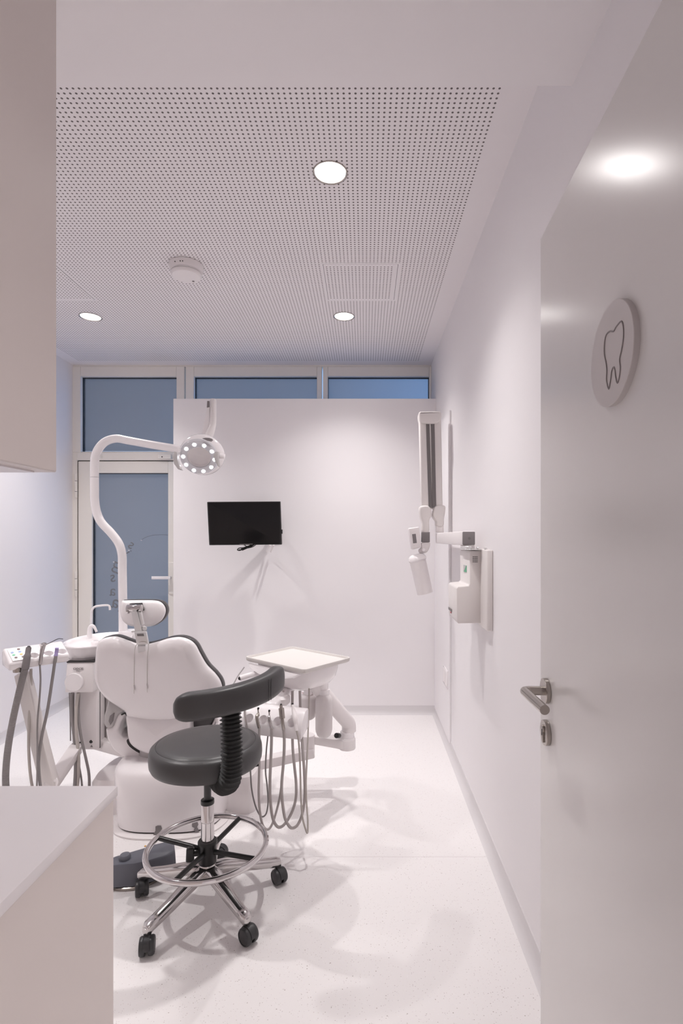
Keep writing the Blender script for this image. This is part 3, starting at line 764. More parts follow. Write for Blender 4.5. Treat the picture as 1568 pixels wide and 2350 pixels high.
# headrest
hs = [(278.5, 1380), (290, 1378), (320, 1377.7), (352, 1378), (367, 1381.5), (376, 1390), (379.5, 1401), (377, 1413), (370, 1424), (360, 1431.5), (348, 1437), (330, 1439), (305, 1438), (291, 1434), (281, 1425), (276, 1412), (275, 1395)]
bm = new(); puff(bm, [P(a, b, 2.36) for a, b in hs], [(0.05, -0.014), (0.02, -0.011), (0.005, -0.004), (0.0, 0.006), (0.004, 0.016), (0.02, 0.018)]); obj('headrest_shell', bm, 'white', ch, ang=60)
bm = new(); puff(bm, [P(a, b, 2.36) for a, b in hs], [(0.02, 0.014), (-0.001, 0.016), (-0.003, 0.026), (0.0, 0.048), (0.012, 0.062), (0.04, 0.068)]); obj('headrest_cushion', bm, 'uphol', ch, ang=60)
def slab(pts, d0, dep, m, name, bev=0.002, parent=ch):
    bm = new(); prism(bm, [P(a, b, d0) for a, b in pts], (0, dep, 0), bev, 2); return obj(name, bm, m, parent)
slab([(308, 1451), (335, 1450), (340.5, 1478), (313.5, 1480)], 2.262, 0.012, 'bracket', 'headrest_bracket')
slab([(314, 1454.5), (329, 1454), (330.5, 1460), (315, 1460)], 2.260, 0.004, 'slot', 'bracket_window', 0.0005)
slab([(301, 1404), (313.5, 1402), (325, 1449), (309.5, 1450.5)], 2.278, 0.014, 'bracket', 'headrest_bar')
slab([(316.5, 1407), (323.5, 1404), (329.5, 1433), (323, 1436)], 2.285, 0.016, 'bracket', 'headrest_bar', 0.004)
bm = new(); cyl(bm, P(291.5, 1396, 2.30), P(326, 1396, 2.30), 0.0165, bev=0.003); cyl(bm, P(292, 1402, 2.295), P(296, 1402, 2.295), 0.012); hj = obj('headrest_joint', bm, 'chrome', ch)
bm = new(); cyl(bm, P(315.5, 1401.5, 2.276), P(315.5, 1401.5, 2.29), 0.0035); obj('joint_screw', bm, 'dark', hj)
slab([(297, 1385.5), (323, 1384.5), (327.5, 1402), (322, 1404), (297, 1404)], 2.325, 0.02, 'dark', 'joint_recess', 0.001)
bm = new(); cyl(bm, P(303, 1449, 2.28), P(311, 1448, 2.28), 0.006); cyl(bm, P(327, 1445, 2.29), P(331, 1443, 2.30), 0.014, seg=24); cyl(bm, P(332, 1442.5, 2.285), P(333, 1442, 2.30), 0.008); obj('headrest_pivot', bm, 'bracket', ch)
bm = new(); obox(bm, P(325, 1476, 2.275), P(326, 1492, 2.33), 0.03, 0.03); obj('headrest_stem', bm, 'bracket', ch)
# lumbar cover
lum = [(291.5, 1640), (330, 1643), (390, 1643), (433, 1640), (436, 1668), (436, 1692), (428, 1714), (405, 1727), (372, 1732), (345, 1731), (320, 1723), (301, 1709), (294, 1694), (291, 1668)]
bm = new(); puff(bm, [P(a, b, 2.42) for a, b in lum], [(0.10, -0.022), (0.05, -0.019), (0.015, -0.010), (0.003, -0.002), (0.0, 0.01), (0.002, 0.09), (0.03, 0.10)]); obj('lumbar_cover', bm, 'white', ch, ang=60)
# seat frame: U shaped white shell either side, open in the middle
wing = [(241, 1672), (256, 1672.5), (262, 1655), (267, 1638), (278, 1634.5), (286, 1640), (276.5, 1658), (270, 1676), (273, 1689), (281, 1694.5), (300, 1695), (367, 1696)]
low = [(367, 1751), (330, 1750.5), (308, 1747), (278, 1738), (258, 1721), (245, 1697)]
full = wing + [(434, 1694), (462, 1688), (478, 1676), (486, 1662), (492, 1650), (498, 1645), (501, 1652), (499, 1668), (492, 1690)] + [(734-a, b) for a, b in low[::-1][:-2]] + low
bm = new(); prism(bm, [P(a, b, 2.47) for a, b in full], (0, 0.42, 0), 0.012, 3); obj('seat_frame', bm, 'white', ch)
bm = new(); prism(bm, [P(a, b, 2.462) for a, b in spline([Vector((a, b, 0)) for a, b in ((288, 1700), (300, 1716), (325, 1731), (355, 1737), (385, 1737), (385, 1728), (350, 1726), (320, 1718), (305, 1700))], 3, True) and
                  [(v.x, v.y) for v in spline([Vector((a, b, 0)) for a, b in ((291, 1698), (297, 1713), (322, 1729.5), (352, 1737), (385, 1737), (385, 1722), (350, 1720), (320, 1712), (305, 1698))], 3, True)]], (0, 0.02, 0))
obj('shadow_gap', bm, 'dark', ch)
bm = new(); box(bm, -1.13, -0.73, 2.50, 2.95, 0.37, 0.462, 0.035, 4); obj('seat_cushion', bm, 'uphol', ch)
bm = new(); prism(bm, [P(a, b, 2.475) for a, b in ((425, 1640), (470, 1632), (494, 1630), (491, 1652), (484, 1664), (470, 1676), (440, 1682), (425, 1682))], (0, 0.35, 0), 0.012, 3); obj('side_bolster', bm, 'uphol', ch)
bm = new(); obox(bm, (-0.94, 2.90, 0.41), (-0.94, 3.22, 0.16), 0.36, 0.08, bev=0.03, seg=3); obj('leg_rest', bm, 'uphol', ch)
arm = [(249, 1604), (262, 1612), (284, 1626), (283, 1634), (271, 1638), (264, 1652), (257, 1671), (242, 1671), (237, 1660), (239, 1640)]
bm = new(); prism(bm, [P(a, b, 2.455) for a, b in arm], (0, 0.05, 0), 0.010, 3); obj('armrest', bm, 'pale', ch)
bm = new(); prism(bm, [P(a, b, 2.450) for a, b in ((252, 1643), (262, 1636), (259, 1655), (253, 1664), (249, 1655))], (0, 0.01, 0), 0.001, 1); obj('armrest_insert', bm, 'capgrey', ch)
# pedestal
bm = new(); superloft(bm, -0.892, 2.545, [(0.018, 0.228, 0.228), (0.022, 0.238, 0.238), (0.10, 0.245, 0.245), (0.22, 0.250, 0.250), (0.262, 0.247, 0.247), (0.280, 0.236, 0.236), (0.288, 0.215, 0.215), (0.29, 0.18, 0.18)], 3.4); pd = obj('pedestal', bm, 'white', ch, ang=60)
bm = new(); superloft(bm, -0.892, 2.56, [(0.0, 0.265, 0.275), (0.008, 0.267, 0.277), (0.014, 0.258, 0.268), (0.016, 0.2, 0.2)], 3.2); obj('base_plate', bm, 'offwhite', ch)
bm = new(); superloft(bm, -0.892, 2.545, [(0.012, 0.233, 0.233), (0.021, 0.233, 0.233)], 3.4); obj('gap_ring', bm, 'dark', ch)
bm = new(); superloft(bm, -0.9, 2.62, [(0.27, 0.19, 0.18), (0.34, 0.17, 0.2), (0.40, 0.18, 0.22)], 3.4); obj('lift_column', bm, 'pale', ch)
def on_ped(px, py):                                # a point on the pedestal's near face
    lo, hi = 2.1, 2.6
    for _ in range(30):
        d = (lo+hi)/2; p = P(px, py, d)
        v = (abs((p.x+0.892)/0.2435)**3.4+abs((p.y-2.545)/0.2435)**3.4)
        if v > 1: lo = d
        else: hi = d
    return P(px, py, lo)
for kx, ky, s_ in ((362, 1902, 1), (446, 1893, -1)):
    pts = [(kx-5, ky-5), (kx, ky-7), (kx+7, ky-6.5), (kx+9, ky), (kx+6, ky+6), (kx+1*s_, ky+11), (kx-5*s_, ky+17), (kx-11*s_, ky+19), (kx-9*s_, ky+12), (kx-5, ky+4)]
    bm = new(); w_ = [on_ped(a, b)+Vector((0, -0.001, 0)) for a, b in pts]
    prism(bm, w_, (0, 0.004, 0)); obj('bolt_recess', bm, 'capgrey', pd, smooth=False)
bm = new(); superloft(bm, -0.60, 2.63, [(0.0, 0.085, 0.13), (0.15, 0.082, 0.125), (0.166, 0.070, 0.115), (0.168, 0.03, 0.05)], 3.6); obj('junction_box', bm, 'offwhite', ch)
bm = new(); superloft(bm, -1.22, 2.66, [(0.0, 0.10, 0.17), (0.13, 0.10, 0.165), (0.155, 0.085, 0.15), (0.158, 0.03, 0.05)], 3.0); obj('foot_cover', bm, 'offwhite', ch)
bm = new(); tube(bm, [P(279, 1640, 2.44), P(288, 1637, 2.44), P(294, 1648, 2.44)], 0.004, 8); obj('trim_edge', bm, 'dark', ch)
# bib chain hanging down the shell
nc = thing('bib_chain', 'thin metal bib chain with two clips draped over the chair back', 'chain', P(323, 1590, 2.27))
def on_shell(px, py, off): return P(px, py, ds(py)-off)
for pts in ([(318, 1477), (312, 1482), (309, 1495), (308.4, 1520), (308, 1548), (308, 1574)], [(341, 1477), (340.5, 1488), (338.5, 1510), (338, 1540), (338, 1571)]):
    bm = new(); pp = spline([on_shell(a, b, 0.034) for a, b in pts], 14)
    tube(bm, pp, 0.0008, 6, smooth=False)
    for p in pp:
        lathe(bm, [(0.0004, -0.0014), (0.0014, 0), (0.0004, 0.0014)], p, seg=6)
    cc_ = obj('chain', bm, 'steel', nc)
    bm = new(); e = pp[-1]; obox(bm, e+Vector((0, 0, 0.004)), e+Vector((0.001, 0, -0.018)), 0.004, 0.006, (0, 1, 0), 0.001, 1); obox(bm, e+Vector((0.001, -0.002, -0.01)), e+Vector((0.0, -0.002, -0.034)), 0.002, 0.003, (0, 1, 0), w1=0.001); obj('clip', bm, 'chrome', cc_)
bm = new(); tube(bm, [on_shell(318, 1477, 0.034), P(322, 1473, 2.256), P(334, 1473, 2.256), on_shell(341, 1477, 0.034)], 0.0011, 6); obj('chain', bm, 'steel', nc)

# ------------------------------------------------------------------ water unit with bowl (left of the chair)
cu = thing('cuspidor_unit', 'white water unit with oval spittoon bowl and hoses left of chair', 'dental unit', (-1.39, 2.7, 0))
bm = new(); box(bm, -1.452, -1.328, 2.645, 2.80, 0.245, 0.72, 0.012, 3); cb = obj('column', bm, 'offwhite', cu)
bm = new(); box(bm, -1.3285, -1.3265, 2.66, 2.664, 0.25, 0.70); obj('panel_joint', bm, 'dark', cb)
bm = new(); box(bm, -1.325, -1.22, 2.70, 2.90, 0.245, 0.70, 0.02, 3); obj('side_housing', bm, 'pale', cu)
bm = new(); prism(bm, [P(a, b, 2.585) for a, b in ((153, 1520.5), (215, 1519), (214, 1589), (148, 1590))], (0, 0.07, 0), 0.006, 2); fp = obj('front_panel', bm, 'offwhite', cu)
bm = new(); prism(bm, [P(a, b, 2.583) for a, b in ((153, 1517.5), (216, 1517), (216, 1520), (153, 1521))], (0, 0.06, 0)); obj('panel_gap', bm, 'dark', cu)
bm = new(); c0 = P(171.5, 1565, 2.584); lathe(bm, [(0.044, 0.0), (0.044, -0.010), (0.0425, -0.0125), (0.001, -0.0125)], c0, (0, 1, 0), 48); obj('control_dial', bm, 'white', fp)
mt = Matrix.Translation(P(179.5, 1535, 2.583)) @ Matrix.Rotation(R(90), 4, 'X')
t1 = text(None, 'CIOCIE', None, mt, 0.0155)
merge(t1, text(None, 'BASIC', None, Matrix.Translation(P(179, 1540, 2.583)) @ Matrix.Rotation(R(90), 4, 'X'), 0.007))
obj('lettering', t1, 'text', fp, smooth=False)
bm = new(); cyl(bm, P(209, 1702, 2.642), P(209, 1702, 2.645), 0.008, seg=20); cyl(bm, P(184, 1704, 2.642), P(184, 1704, 2.65), 0.004); cyl(bm, P(166, 1708, 2.642), P(166, 1708, 2.65), 0.004)
mt2 = Matrix.Translation(P(210, 1711, 2.643)) @ Matrix.Rotation(R(90), 4, 'X')
obj('indicator_dot', bm, 'dark', cb)
bm = new(); tri = [P(a, b, 2.6435) for a, b in ((207, 1714.5), (213, 1714.5), (210, 1709.5))]; prism(bm, tri, (0, 0.001, 0)); obj('warning_mark', bm, 'text', cb, smooth=False)
# bowl: tapered oval, hollow
bm = new()
lathe(bm, [(0.115, -0.070), (0.128, -0.064), (0.138, -0.05), (0.143, -0.02), (0.149, -0.004), (0.151, 0.002), (0.149, 0.006), (0.144, 0.004), (0.138, -0.008), (0.12, -0.03), (0.08, -0.048), (0.02, -0.055), (0.001, -0.055)], (-1.396, 2.79, 0.765), seg=72, sy=1.42, cap=True)
bw = obj('bowl', bm, 'white', cu, ang=60)
bm = new(); lathe(bm, [(0.10, 0), (0.125, 0.004), (0.128, 0.018), (0.118, 0.022)], (-1.40, 2.78, 0.685), seg=60, sy=1.4); obj('bowl_rim', bm, 'offwhite', cu)
bm = new(); superloft(bm, -1.31, 2.97, [(0.68, 0.06, 0.07), (0.76, 0.062, 0.07), (0.785, 0.055, 0.062), (0.79, 0.03, 0.03)], 2.6); obj('tap_deck', bm, 'white', cu)
bm = new(); tube(bm, [P(208, 1463, 2.83), P(208.5, 1445, 2.83), P(209.5, 1412, 2.83), P(212, 1399, 2.83), P(218, 1392.5, 2.83), P(230, 1390, 2.83), P(246, 1389, 2.83), P(251.5, 1392, 2.83), P(252.5, 1400, 2.83)], 0.0055, 12, 6); obj('cup_filler_tap', bm, 'white', cu)
bm = new(); tube(bm, [P(205.5, 1465, 2.78), P(205.5, 1447, 2.78), P(208, 1438, 2.78), P(213, 1436.5, 2.78), P(217, 1440, 2.78), P(222, 1450.5, 2.78)], 0.0075, 12, 6, rfun=lambda f: 0.012-0.006*f); tp_ = obj('rinse_tap', bm, 'white', cu)
bm = new(); cyl(bm, P(221.7, 1449.8, 2.78), P(222.4, 1451.6, 2.78), 0.0045); obj('outlet', bm, 'dark', tp_)
bm = new(); lathe(bm, [(0.022, 0), (0.022, 0.02), (0.012, 0.03)], (-1.41, 2.78, 0.735)); obj('tap_base', bm, 'white', cu)
bm = new(); obox(bm, (-1.39, 2.74, 0.26), (-1.05, 2.62, 0.23), 0.09, 0.06, bev=0.012); obj('support_arm', bm, 'offwhite', cu)
# hoses below the front panel
for pts, r, m in (([(166, 1590, 2.61), (166, 1640, 2.61), (171, 1690, 2.60), (174, 1740, 2.58), (174, 1775, 2.56), (171, 1815, 2.54), (165, 1850, 2.5)], 0.0095, 'hosed'),
                  ([(180, 1590, 2.60), (175, 1625, 2.60), (175, 1680, 2.59), (180, 1730, 2.57), (180, 1780, 2.56), (175, 1820, 2.54), (170, 1850, 2.5)], 0.0075, 'hosel'),
                  ([(181, 1590, 2.62), (180, 1640, 2.61), (186, 1690, 2.60), (197, 1740, 2.58), (204, 1775, 2.56), (205, 1810, 2.54), (204, 1840, 2.5)], 0.0065, 'hosed'),
                  ([(179, 1700, 2.62), (181, 1750, 2.6), (187, 1790, 2.58), (190, 1830, 2.55)], 0.0045, 'hosed'),
                  ([(159, 1590, 2.62), (161, 1640, 2.62), (162, 1700, 2.63)], 0.003, 'hosed')):
    bm = new(); tube(bm, [P(*p) for p in pts], r, 12, 6); obj('hose', bm, m, cu)
# folding arm carrying the assistant's console
ac_ = thing('assistant_console', 'white assistant console with three instruments on folding arm at far left', 'instrument console', (-1.45, 2.35, 0.2))
bm = new(); obox(bm, P(176, 1716, 2.60), P(118, 1800, 2.42), 0.055, 0.05, (0, 1, 0), 0.006); obj('lower_arm', bm, 'offwhite', ac_)
bm = new(); obox(bm, P(116, 1806, 2.39), P(52, 1545, 2.30), 0.068, 0.045, (0, 1, 0), 0.006, w1=0.052); obj('upper_arm', bm, 'warmwhite', ac_)
bm = new(); cyl(bm, P(126, 1792, 2.35), P(126, 1792, 2.40), 0.005); cyl(bm, P(118, 1797, 2.37), P(118, 1797, 2.44), 0.028, bev=0.004); obj('elbow_joint', bm, 'offwhite', ac_)
cl, cr = Vector((-1.525, 2.262, 0.783)), Vector((-1.372, 2.418, 0.785))
ca_ = (cr-cl).normalized(); cp_ = Vector((ca_.y, -ca_.x, 0))       # across, towards the viewer
bm = new()
cs_ = [(-0.062, -0.034), (-0.062, 0.028), (-0.048, 0.040), (-0.026, 0.041), (0.066, -0.002), (0.070, -0.012), (0.062, -0.038)]
prism(bm, [cl-ca_*0.006+cp_*u+Vector((0, 0, w)) for u, w in cs_], (cr-cl)+ca_*0.012, 0.009, 3)
con = obj('console_body', bm, 'white', ac_)
cuts = []
for f in (0.42, 0.68, 0.92):
    q = cl.lerp(cr, f)+cp_*0.040
    b_ = new(); lathe(b_, [(0.012, -0.05), (0.014, -0.01), (0.024, 0.012), (0.031, 0.05)], q+Vector((0, 0, 0.008)), (cp_*0.45+Vector((0, 0, 1))), 28); cuts.append(b_)
carve(con, cuts)
su = Vector((0.066+0.026, 0, 0)); sn = (cp_*0.043+Vector((0, 0, 0.092))).normalized()
def slope(t, f): return cl+ca_*t+cp_*(-0.026+0.092*f)+Vector((0, 0, 0.041-0.043*f))
bm = new(); prism(bm, [slope(0.004, .10)+sn*0.0005, slope(0.062, .06)+sn*0.0005, slope(0.066, .96)+sn*0.0005, slope(0.008, .96)+sn*0.0005], sn*0.0025, 0.001, 1); kp_ = obj('keypad', bm, 'offwhite', con)
for t, f, m in ((0.045, .18, 'brown'), (0.018, .36, 'cyan'), (0.046, .37, 'cyan'), (0.020, .55, 'green'), (0.047, .56, 'orange'), (0.024, .75, 'brown'), (0.050, .76, 'brown')):
    p = slope(t, f)+sn*0.003
    bm = new(); cyl(bm, p-sn*0.0015, p+sn*0.0012, 0.0058, seg=16); obj('button', bm, m, kp_)
bm = new(); lathe(bm, [(0.018, 0), (0.019, 0.01), (0.016, 0.03)], P(41, 1542, 2.25), seg=24); cyl(bm, P(38, 1540, 2.25), P(34, 1524, 2.25), 0.005); obj('hanger_hook', bm, 'steel', ac_)
def inst(parts, parent, name='handpiece'):
    first = None
    for nm, pts, rf, m in parts:
        bm = new()
        if nm == 'suction_hose': tube(bm, [P(*p) for p in pts], 0, 16, 110, rfun=rf)
        elif callable(rf): tube(bm, [P(*p) for p in pts], 0, 14, 8, rfun=rf)
        else: tube(bm, [P(*p) for p in pts], rf, 14, 8)
        o = obj(nm, bm, m, parent if first is None else first)
        if first is None: first = o
    return first
inst([('suction_handpiece', [(66, 1486, 2.27), (62, 1510, 2.255), (58, 1535, 2.25)], lambda f: 0.0105+0.003*(f > .35)+0.001*f, 'capgrey'),
      ('suction_hose', [(58, 1533, 2.25), (47, 1575, 2.25), (30, 1650, 2.25), (18, 1720, 2.25), (13, 1780, 2.25), (15, 1830, 2.25)], lambda f: 0.0130+0.0007*math.sin(f*700), 'hosed')], ac_)
bm = new(); cyl(bm, P(66.3, 1484.6, 2.266), P(66.2, 1485.4, 2.267), 0.0068); obj('suction_opening', bm, 'dark', ac_)
inst([('air_syringe', [(100, 1480, 2.31), (97, 1492, 2.30), (94, 1510, 2.29), (92, 1526, 2.28)], lambda f: 0.0105-0.004*f, 'alu'),
      ('syringe_tip', [(102, 1481, 2.31), (117, 1474, 2.31), (130, 1467.5, 2.31), (136, 1465.8, 2.31), (144.5, 1466.5, 2.31)], 0.0016, 'castor'),
      ('syringe_head', [(94, 1482, 2.30), (100, 1479, 2.31), (106, 1480, 2.315)], lambda f: 0.009, 'chrome'),
      ('syringe_hose', [(91.5, 1526, 2.28), (93, 1560, 2.29), (91, 1600, 2.30), (86, 1660, 2.30), (86, 1740, 2.30), (84, 1830, 2.30)], 0.0036, 'hosed')], ac_)
inst([('saliva_handpiece', [(131, 1487, 2.34), (129.5, 1497, 2.34), (128, 1506, 2.335)], lambda f: 0.0078, 'lilac'),
      ('saliva_grip', [(128.5, 1503, 2.336), (126, 1520, 2.33)], 0.0070, 'hosed'),
      ('saliva_hose', [(126, 1518, 2.33), (120, 1560, 2.33), (109, 1630, 2.32), (96, 1690, 2.32), (89, 1740, 2.32), (90, 1780, 2.32), (96, 1830, 2.32)], 0.0062, 'hosed')], ac_)
bm = new(); tube(bm, [P(71, 1535, 2.31), P(70, 1600, 2.31), P(66.5, 1660, 2.31), (P(66, 1720, 2.31)), P(70, 1780, 2.31), P(79, 1830, 2.31)], 0.0058, 12, 6); obj('hose', bm, 'hosel', ac_)

# ------------------------------------------------------------------ operating light on its post
LD = 2.95
ol = thing('operating_light', 'white dental operating light with lit led ring on curved post', 'dental lamp', P(282, 1460, LD))
pl = [(283, 1465), (282.5, 1440), (282, 1380), (281, 1308), (280, 1272), (272, 1246), (254.5, 1222.5), (232, 1198), (221.5, 1174), (217.5, 1147.5), (217, 1120), (217, 1095.5)]
bm = new(); tube(bm, [P(a, b, LD) for a, b in pl], 0.0228, 24, 8); obj('post', bm, 'white', ol)
bm = new(); cyl(bm, P(217, 1096.2, LD), P(217, 1094.6, LD), 0.0215); obj('swivel_joint', bm, 'dark', ol)
pu = [(217, 1095, 2.95), (217.3, 1060, 2.95), (223, 1036, 2.945), (240, 1015, 2.94), (266, 1006.5, 2.93), (294.7, 1011, 2.91), (348, 1020.5, 2.86), (402, 1029.5, 2.80), (418, 1033, 2.78)]
bm = new(); tube(bm, [P(*p) for p in pu], 0, 24, 8, rfun=lambda f: 0.0228-0.004*max(0, f-.4)); obj('swing_arm', bm, 'white', ol)
# lamp head: axis of the ring looks down and towards the chair
hc = P(457, 1050, 2.68)
n_h = Vector((0.16, -0.80, -0.58)).normalized()
def ringpt(r, a, off=0):
    u = n_h.cross(Vector((0.25, 0, 1))).normalized(); v = n_h.cross(u)
    return hc+n_h*off+u*(r*math.cos(a))+v*(r*math.sin(a))
bm = new(); hs_ = P(464, 1047, 2.72); lathe(bm, [(0.083, 0.030), (0.095, 0.022), (0.107, 0.005), (0.112, -0.015), (0.106, -0.040), (0.086, -0.062), (0.05, -0.074), (0.001, -0.078)], hs_, n_h, 56, cap=False); hd = obj('lamp_head', bm, 'white', ol, ang=60)
bm = new(); lathe(bm, [(0.055, -0.02), (0.058, 0.002), (0.066, 0.007), (0.084, 0.007), (0.092, 0.0), (0.094, -0.02)], hc, n_h, 56, cap=False); obj('ring_cover', bm, 'clear', hd)
bm = new(); lathe(bm, [(0.058, -0.004), (0.052, -0.022), (0.03, -0.030), (0.001, -0.032)], hc, n_h, 48, cap=False); obj('reflector_dish', bm, 'offwhite', hd)
for k in range(10):
    bm = new(); p = ringpt(0.0755, 2*math.pi*k/10+0.2, 0.0065); lathe(bm, [(0.0092, 0), (0.0088, 0.002), (0.001, 0.003)], p, n_h, 14); obj('led', bm, 'led', hd)
bm = new(); p = P(481, 1010, 2.62); prism(bm, [P(a, b, 2.625) for a, b in ((464, 1006), (472, 1004.5), (480, 1004.8), (487, 1007), (488, 1010), (484, 1013), (476, 1011.5))], (0, 0.01, 0)); obj('head_badge', bm, 'capgrey', hd)
for pts, nm in (([(399, 1035), (396, 1050), (399, 1064), (408, 1077), (417, 1079), (412, 1070), (407, 1055), (407, 1038)], 'grip_handle'),
                ([(492, 1036), (501, 1036), (500, 1052), (502, 1065), (504, 1073), (497, 1067), (492, 1056), (490, 1045)], 'grip_handle')):
    bm = new(); prism(bm, [P(a, b, 2.62) for a, b in pts], (0, 0.03, 0), 0.004, 2); g_ = obj(nm, bm, 'pale', ol)
bm = new(); cyl(bm, P(408, 1043, 2.66), P(424, 1046, 2.68), 0.013); cyl(bm, P(500, 1046, 2.66), P(516, 1048, 2.66), 0.014, bev=0.002); cyl(bm, P(415, 1073, 2.62), P(415, 1073, 2.66), 0.006); obj('grip_pivot', bm, 'white', ol)
# ghost image of the lamp arm, built as a solid upright above the head
bm = new(); tube(bm, [P(489, 918, 2.80), P(489.5, 950, 2.78), P(488.5, 975, 2.77), P(484, 990, 2.75), P(476, 1008, 2.74)], 0, 20, 8, rfun=lambda f: 0.0165+0.012*max(0, f-.55)); ub = obj('ghost_upright', bm, 'offwhite', ol)
bm = new(); prism(bm, [P(a, b, 2.775) for a, b in ((475.5, 935), (481, 934), (480.5, 972), (474, 1004), (461, 1004))], (0, 0.012, 0), 0.002); obj('reflection_fin', bm, 'white', ub)  # tapered reflection given solid shape as a white fin
bm = new(); prism(bm, [P(a, b, 2.772) for a, b in ((475.5, 920), (480, 920), (480, 934), (474.5, 935))], (0, 0.01, 0), 0.001); obj('ghost_tip', bm, 'capgrey', ub)

# ------------------------------------------------------------------ delivery unit with tray (right of the chair)
du = thing('delivery_unit', 'white instrument delivery unit with tray, water bottles and hanging handpieces', 'dental unit', (-0.35, 2.5, 0))
tc_ = Vector((-0.306, 2.42, 0)); ta = R(-39.0)
def TR_(u, v, z): return Vector((tc_.x+u*math.cos(ta)-v*math.sin(ta), tc_.y+u*math.sin(ta)+v*math.cos(ta), z))
def rrect(hu, hv, r, z, n=6):
    out = []
    for cx_, cy_, a0_ in ((hu-r, hv-r, 0), (-hu+r, hv-r, 90), (-hu+r, -hv+r, 180), (hu-r, -hv+r, 270)):
        for k in range(n+1):
            a = R(a0_+90*k/n); out.append(TR_(cx_+r*math.cos(a), cy_+r*math.sin(a), z))
    return out
hu, hv = 0.196, 0.150
bm = new()
loft(bm, [rrect(hu-0.012, hv-0.012, 0.012, 0.738), rrect(hu-0.002, hv-0.002, 0.02, 0.744), rrect(hu, hv, 0.022, 0.756), rrect(hu-0.0015, hv-0.0015, 0.021, 0.7595), rrect(hu-0.006, hv-0.006, 0.018, 0.7595), rrect(hu-0.010, hv-0.010, 0.015, 0.7505)])
obj('tray', bm, 'traytop', du, ang=50)
bm = new()
def body_ring(hu_, hv_, z, du_=0, dv_=0, e=3.2):
    rr = []
    for k in range(56):
        t = 2*math.pi*k/56; c, s = math.cos(t), math.sin(t)
        rr.append(TR_(du_+hu_*math.copysign(abs(c)**(2/e), c), dv_+hv_*math.copysign(abs(s)**(2/e), s), z))
    return rr
loft(bm, [body_ring(0.180, 0.138, 0.742), body_ring(0.178, 0.137, 0.715), body_ring(0.165, 0.130, 0.682, 0, .004), body_ring(0.14, 0.112, 0.652, 0, .006), body_ring(0.11, 0.09, 0.636, 0, .008), body_ring(0.05, 0.04, 0.630, 0, .01)]); obj('tray_body', bm, 'white', du, ang=60)
bm = new(); pan = [TR_(-0.17, -0.146, 0.735), TR_(0.165, -0.150, 0.735), TR_(0.13, -0.158, 0.717), TR_(0.07, -0.166, 0.703), TR_(0.0, -0.170, 0.697), TR_(-0.08, -0.166, 0.703), TR_(-0.15, -0.156, 0.718)]
prism(bm, pan, TR_(0, 0.012, 0)-TR_(0, 0, 0.004), 0.001, 1); cpn = obj('control_panel', bm, 'white', du, smooth=False)
for u_, z_ in ((0.0, 0.716), (0.022, 0.715), (0.046, 0.713), (-0.03, 0.717)):
    bm = new(); q = TR_(u_, -0.1615, z_+0.001); obox(bm, q, q+(TR_(0.011, 0, 0)-TR_(0, 0, 0)), 0.012, 0.005, bev=0.001, seg=1); obj('button', bm, 'blue', cpn)
bm = new(); tube(bm, [P(551, 1556.5, 2.34), P(575, 1549, 2.36), P(600, 1545, 2.40)], 0.0125, 16, 4); hh_ = obj('positioning_handle', bm, 'white', du)
bm = new(); cyl(bm, P(550.2, 1557, 2.335), P(551.2, 1556.7, 2.34), 0.0075); obj('handle_end', bm, 'dark', hh_)
bm = new(); tube(bm, [P(561, 1531, 2.42), P(555, 1539, 2.42), P(547, 1550, 2.41), P(538, 1566, 2.40), P(533, 1578, 2.38), P(560, 1590, 2.36), P(590, 1575, 2.36)], 0.0028, 8, 6); obj('holder_rod', bm, 'pale', du)
# instrument rack
hl, hr = Vector((-0.530, 2.196, 0.567)), Vector((-0.238, 2.130, 0.560))
ha = (hr-hl).normalized(); hp_ = Vector((ha.y, -ha.x, 0)).normalized()
if hp_.y > 0: hp_ = -hp_
bm = new()
pr = [(0.052, -0.052), (0.052, -0.012), (0.040, 0.010), (0.0, 0.046), (-0.04, 0.048), (-0.04, -0.030)]
a_ = [hl+hp_*u+Vector((0, 0, w)) for u, w in pr]
prism(bm, a_, hr-hl, 0.006, 2)
rk = obj('instrument_rack', bm, 'white', du)
cuts = []
rack_pts = [(0.06, 562), (0.245, 592.5), (0.445, 620), (0.655, 648), (0.85, 676)]
for f, _ in rack_pts:
    q = hl.lerp(hr, f)+hp_*0.034+Vector((0, 0, 0.0))
    b_ = new(); lathe(b_, [(0.011, -0.09), (0.012, -0.01), (0.018, 0.012), (0.026, 0.05), (0.03, 0.08)], q, (hp_*0.55+Vector((0, 0, 1))), 24); cuts.append(b_)
carve(rk, cuts)
bm = new(); obox(bm, (-0.33, 2.40, 0.64), (-0.39, 2.20, 0.60), 0.055, 0.035, bev=0.012, seg=3); obj('rack_bracket', bm, 'white', du)
bm = new(); superloft(bm, -0.365, 2.27, [(0.59, 0.035, 0.03), (0.60, 0.045, 0.04), (0.62, 0.045, 0.04), (0.63, 0.035, 0.03)], 2.4); obj('bracket_cover', bm, 'offwhite', du)
def C6(u, v, d): return (560+u*.1701, 1560+v*.1701, d)
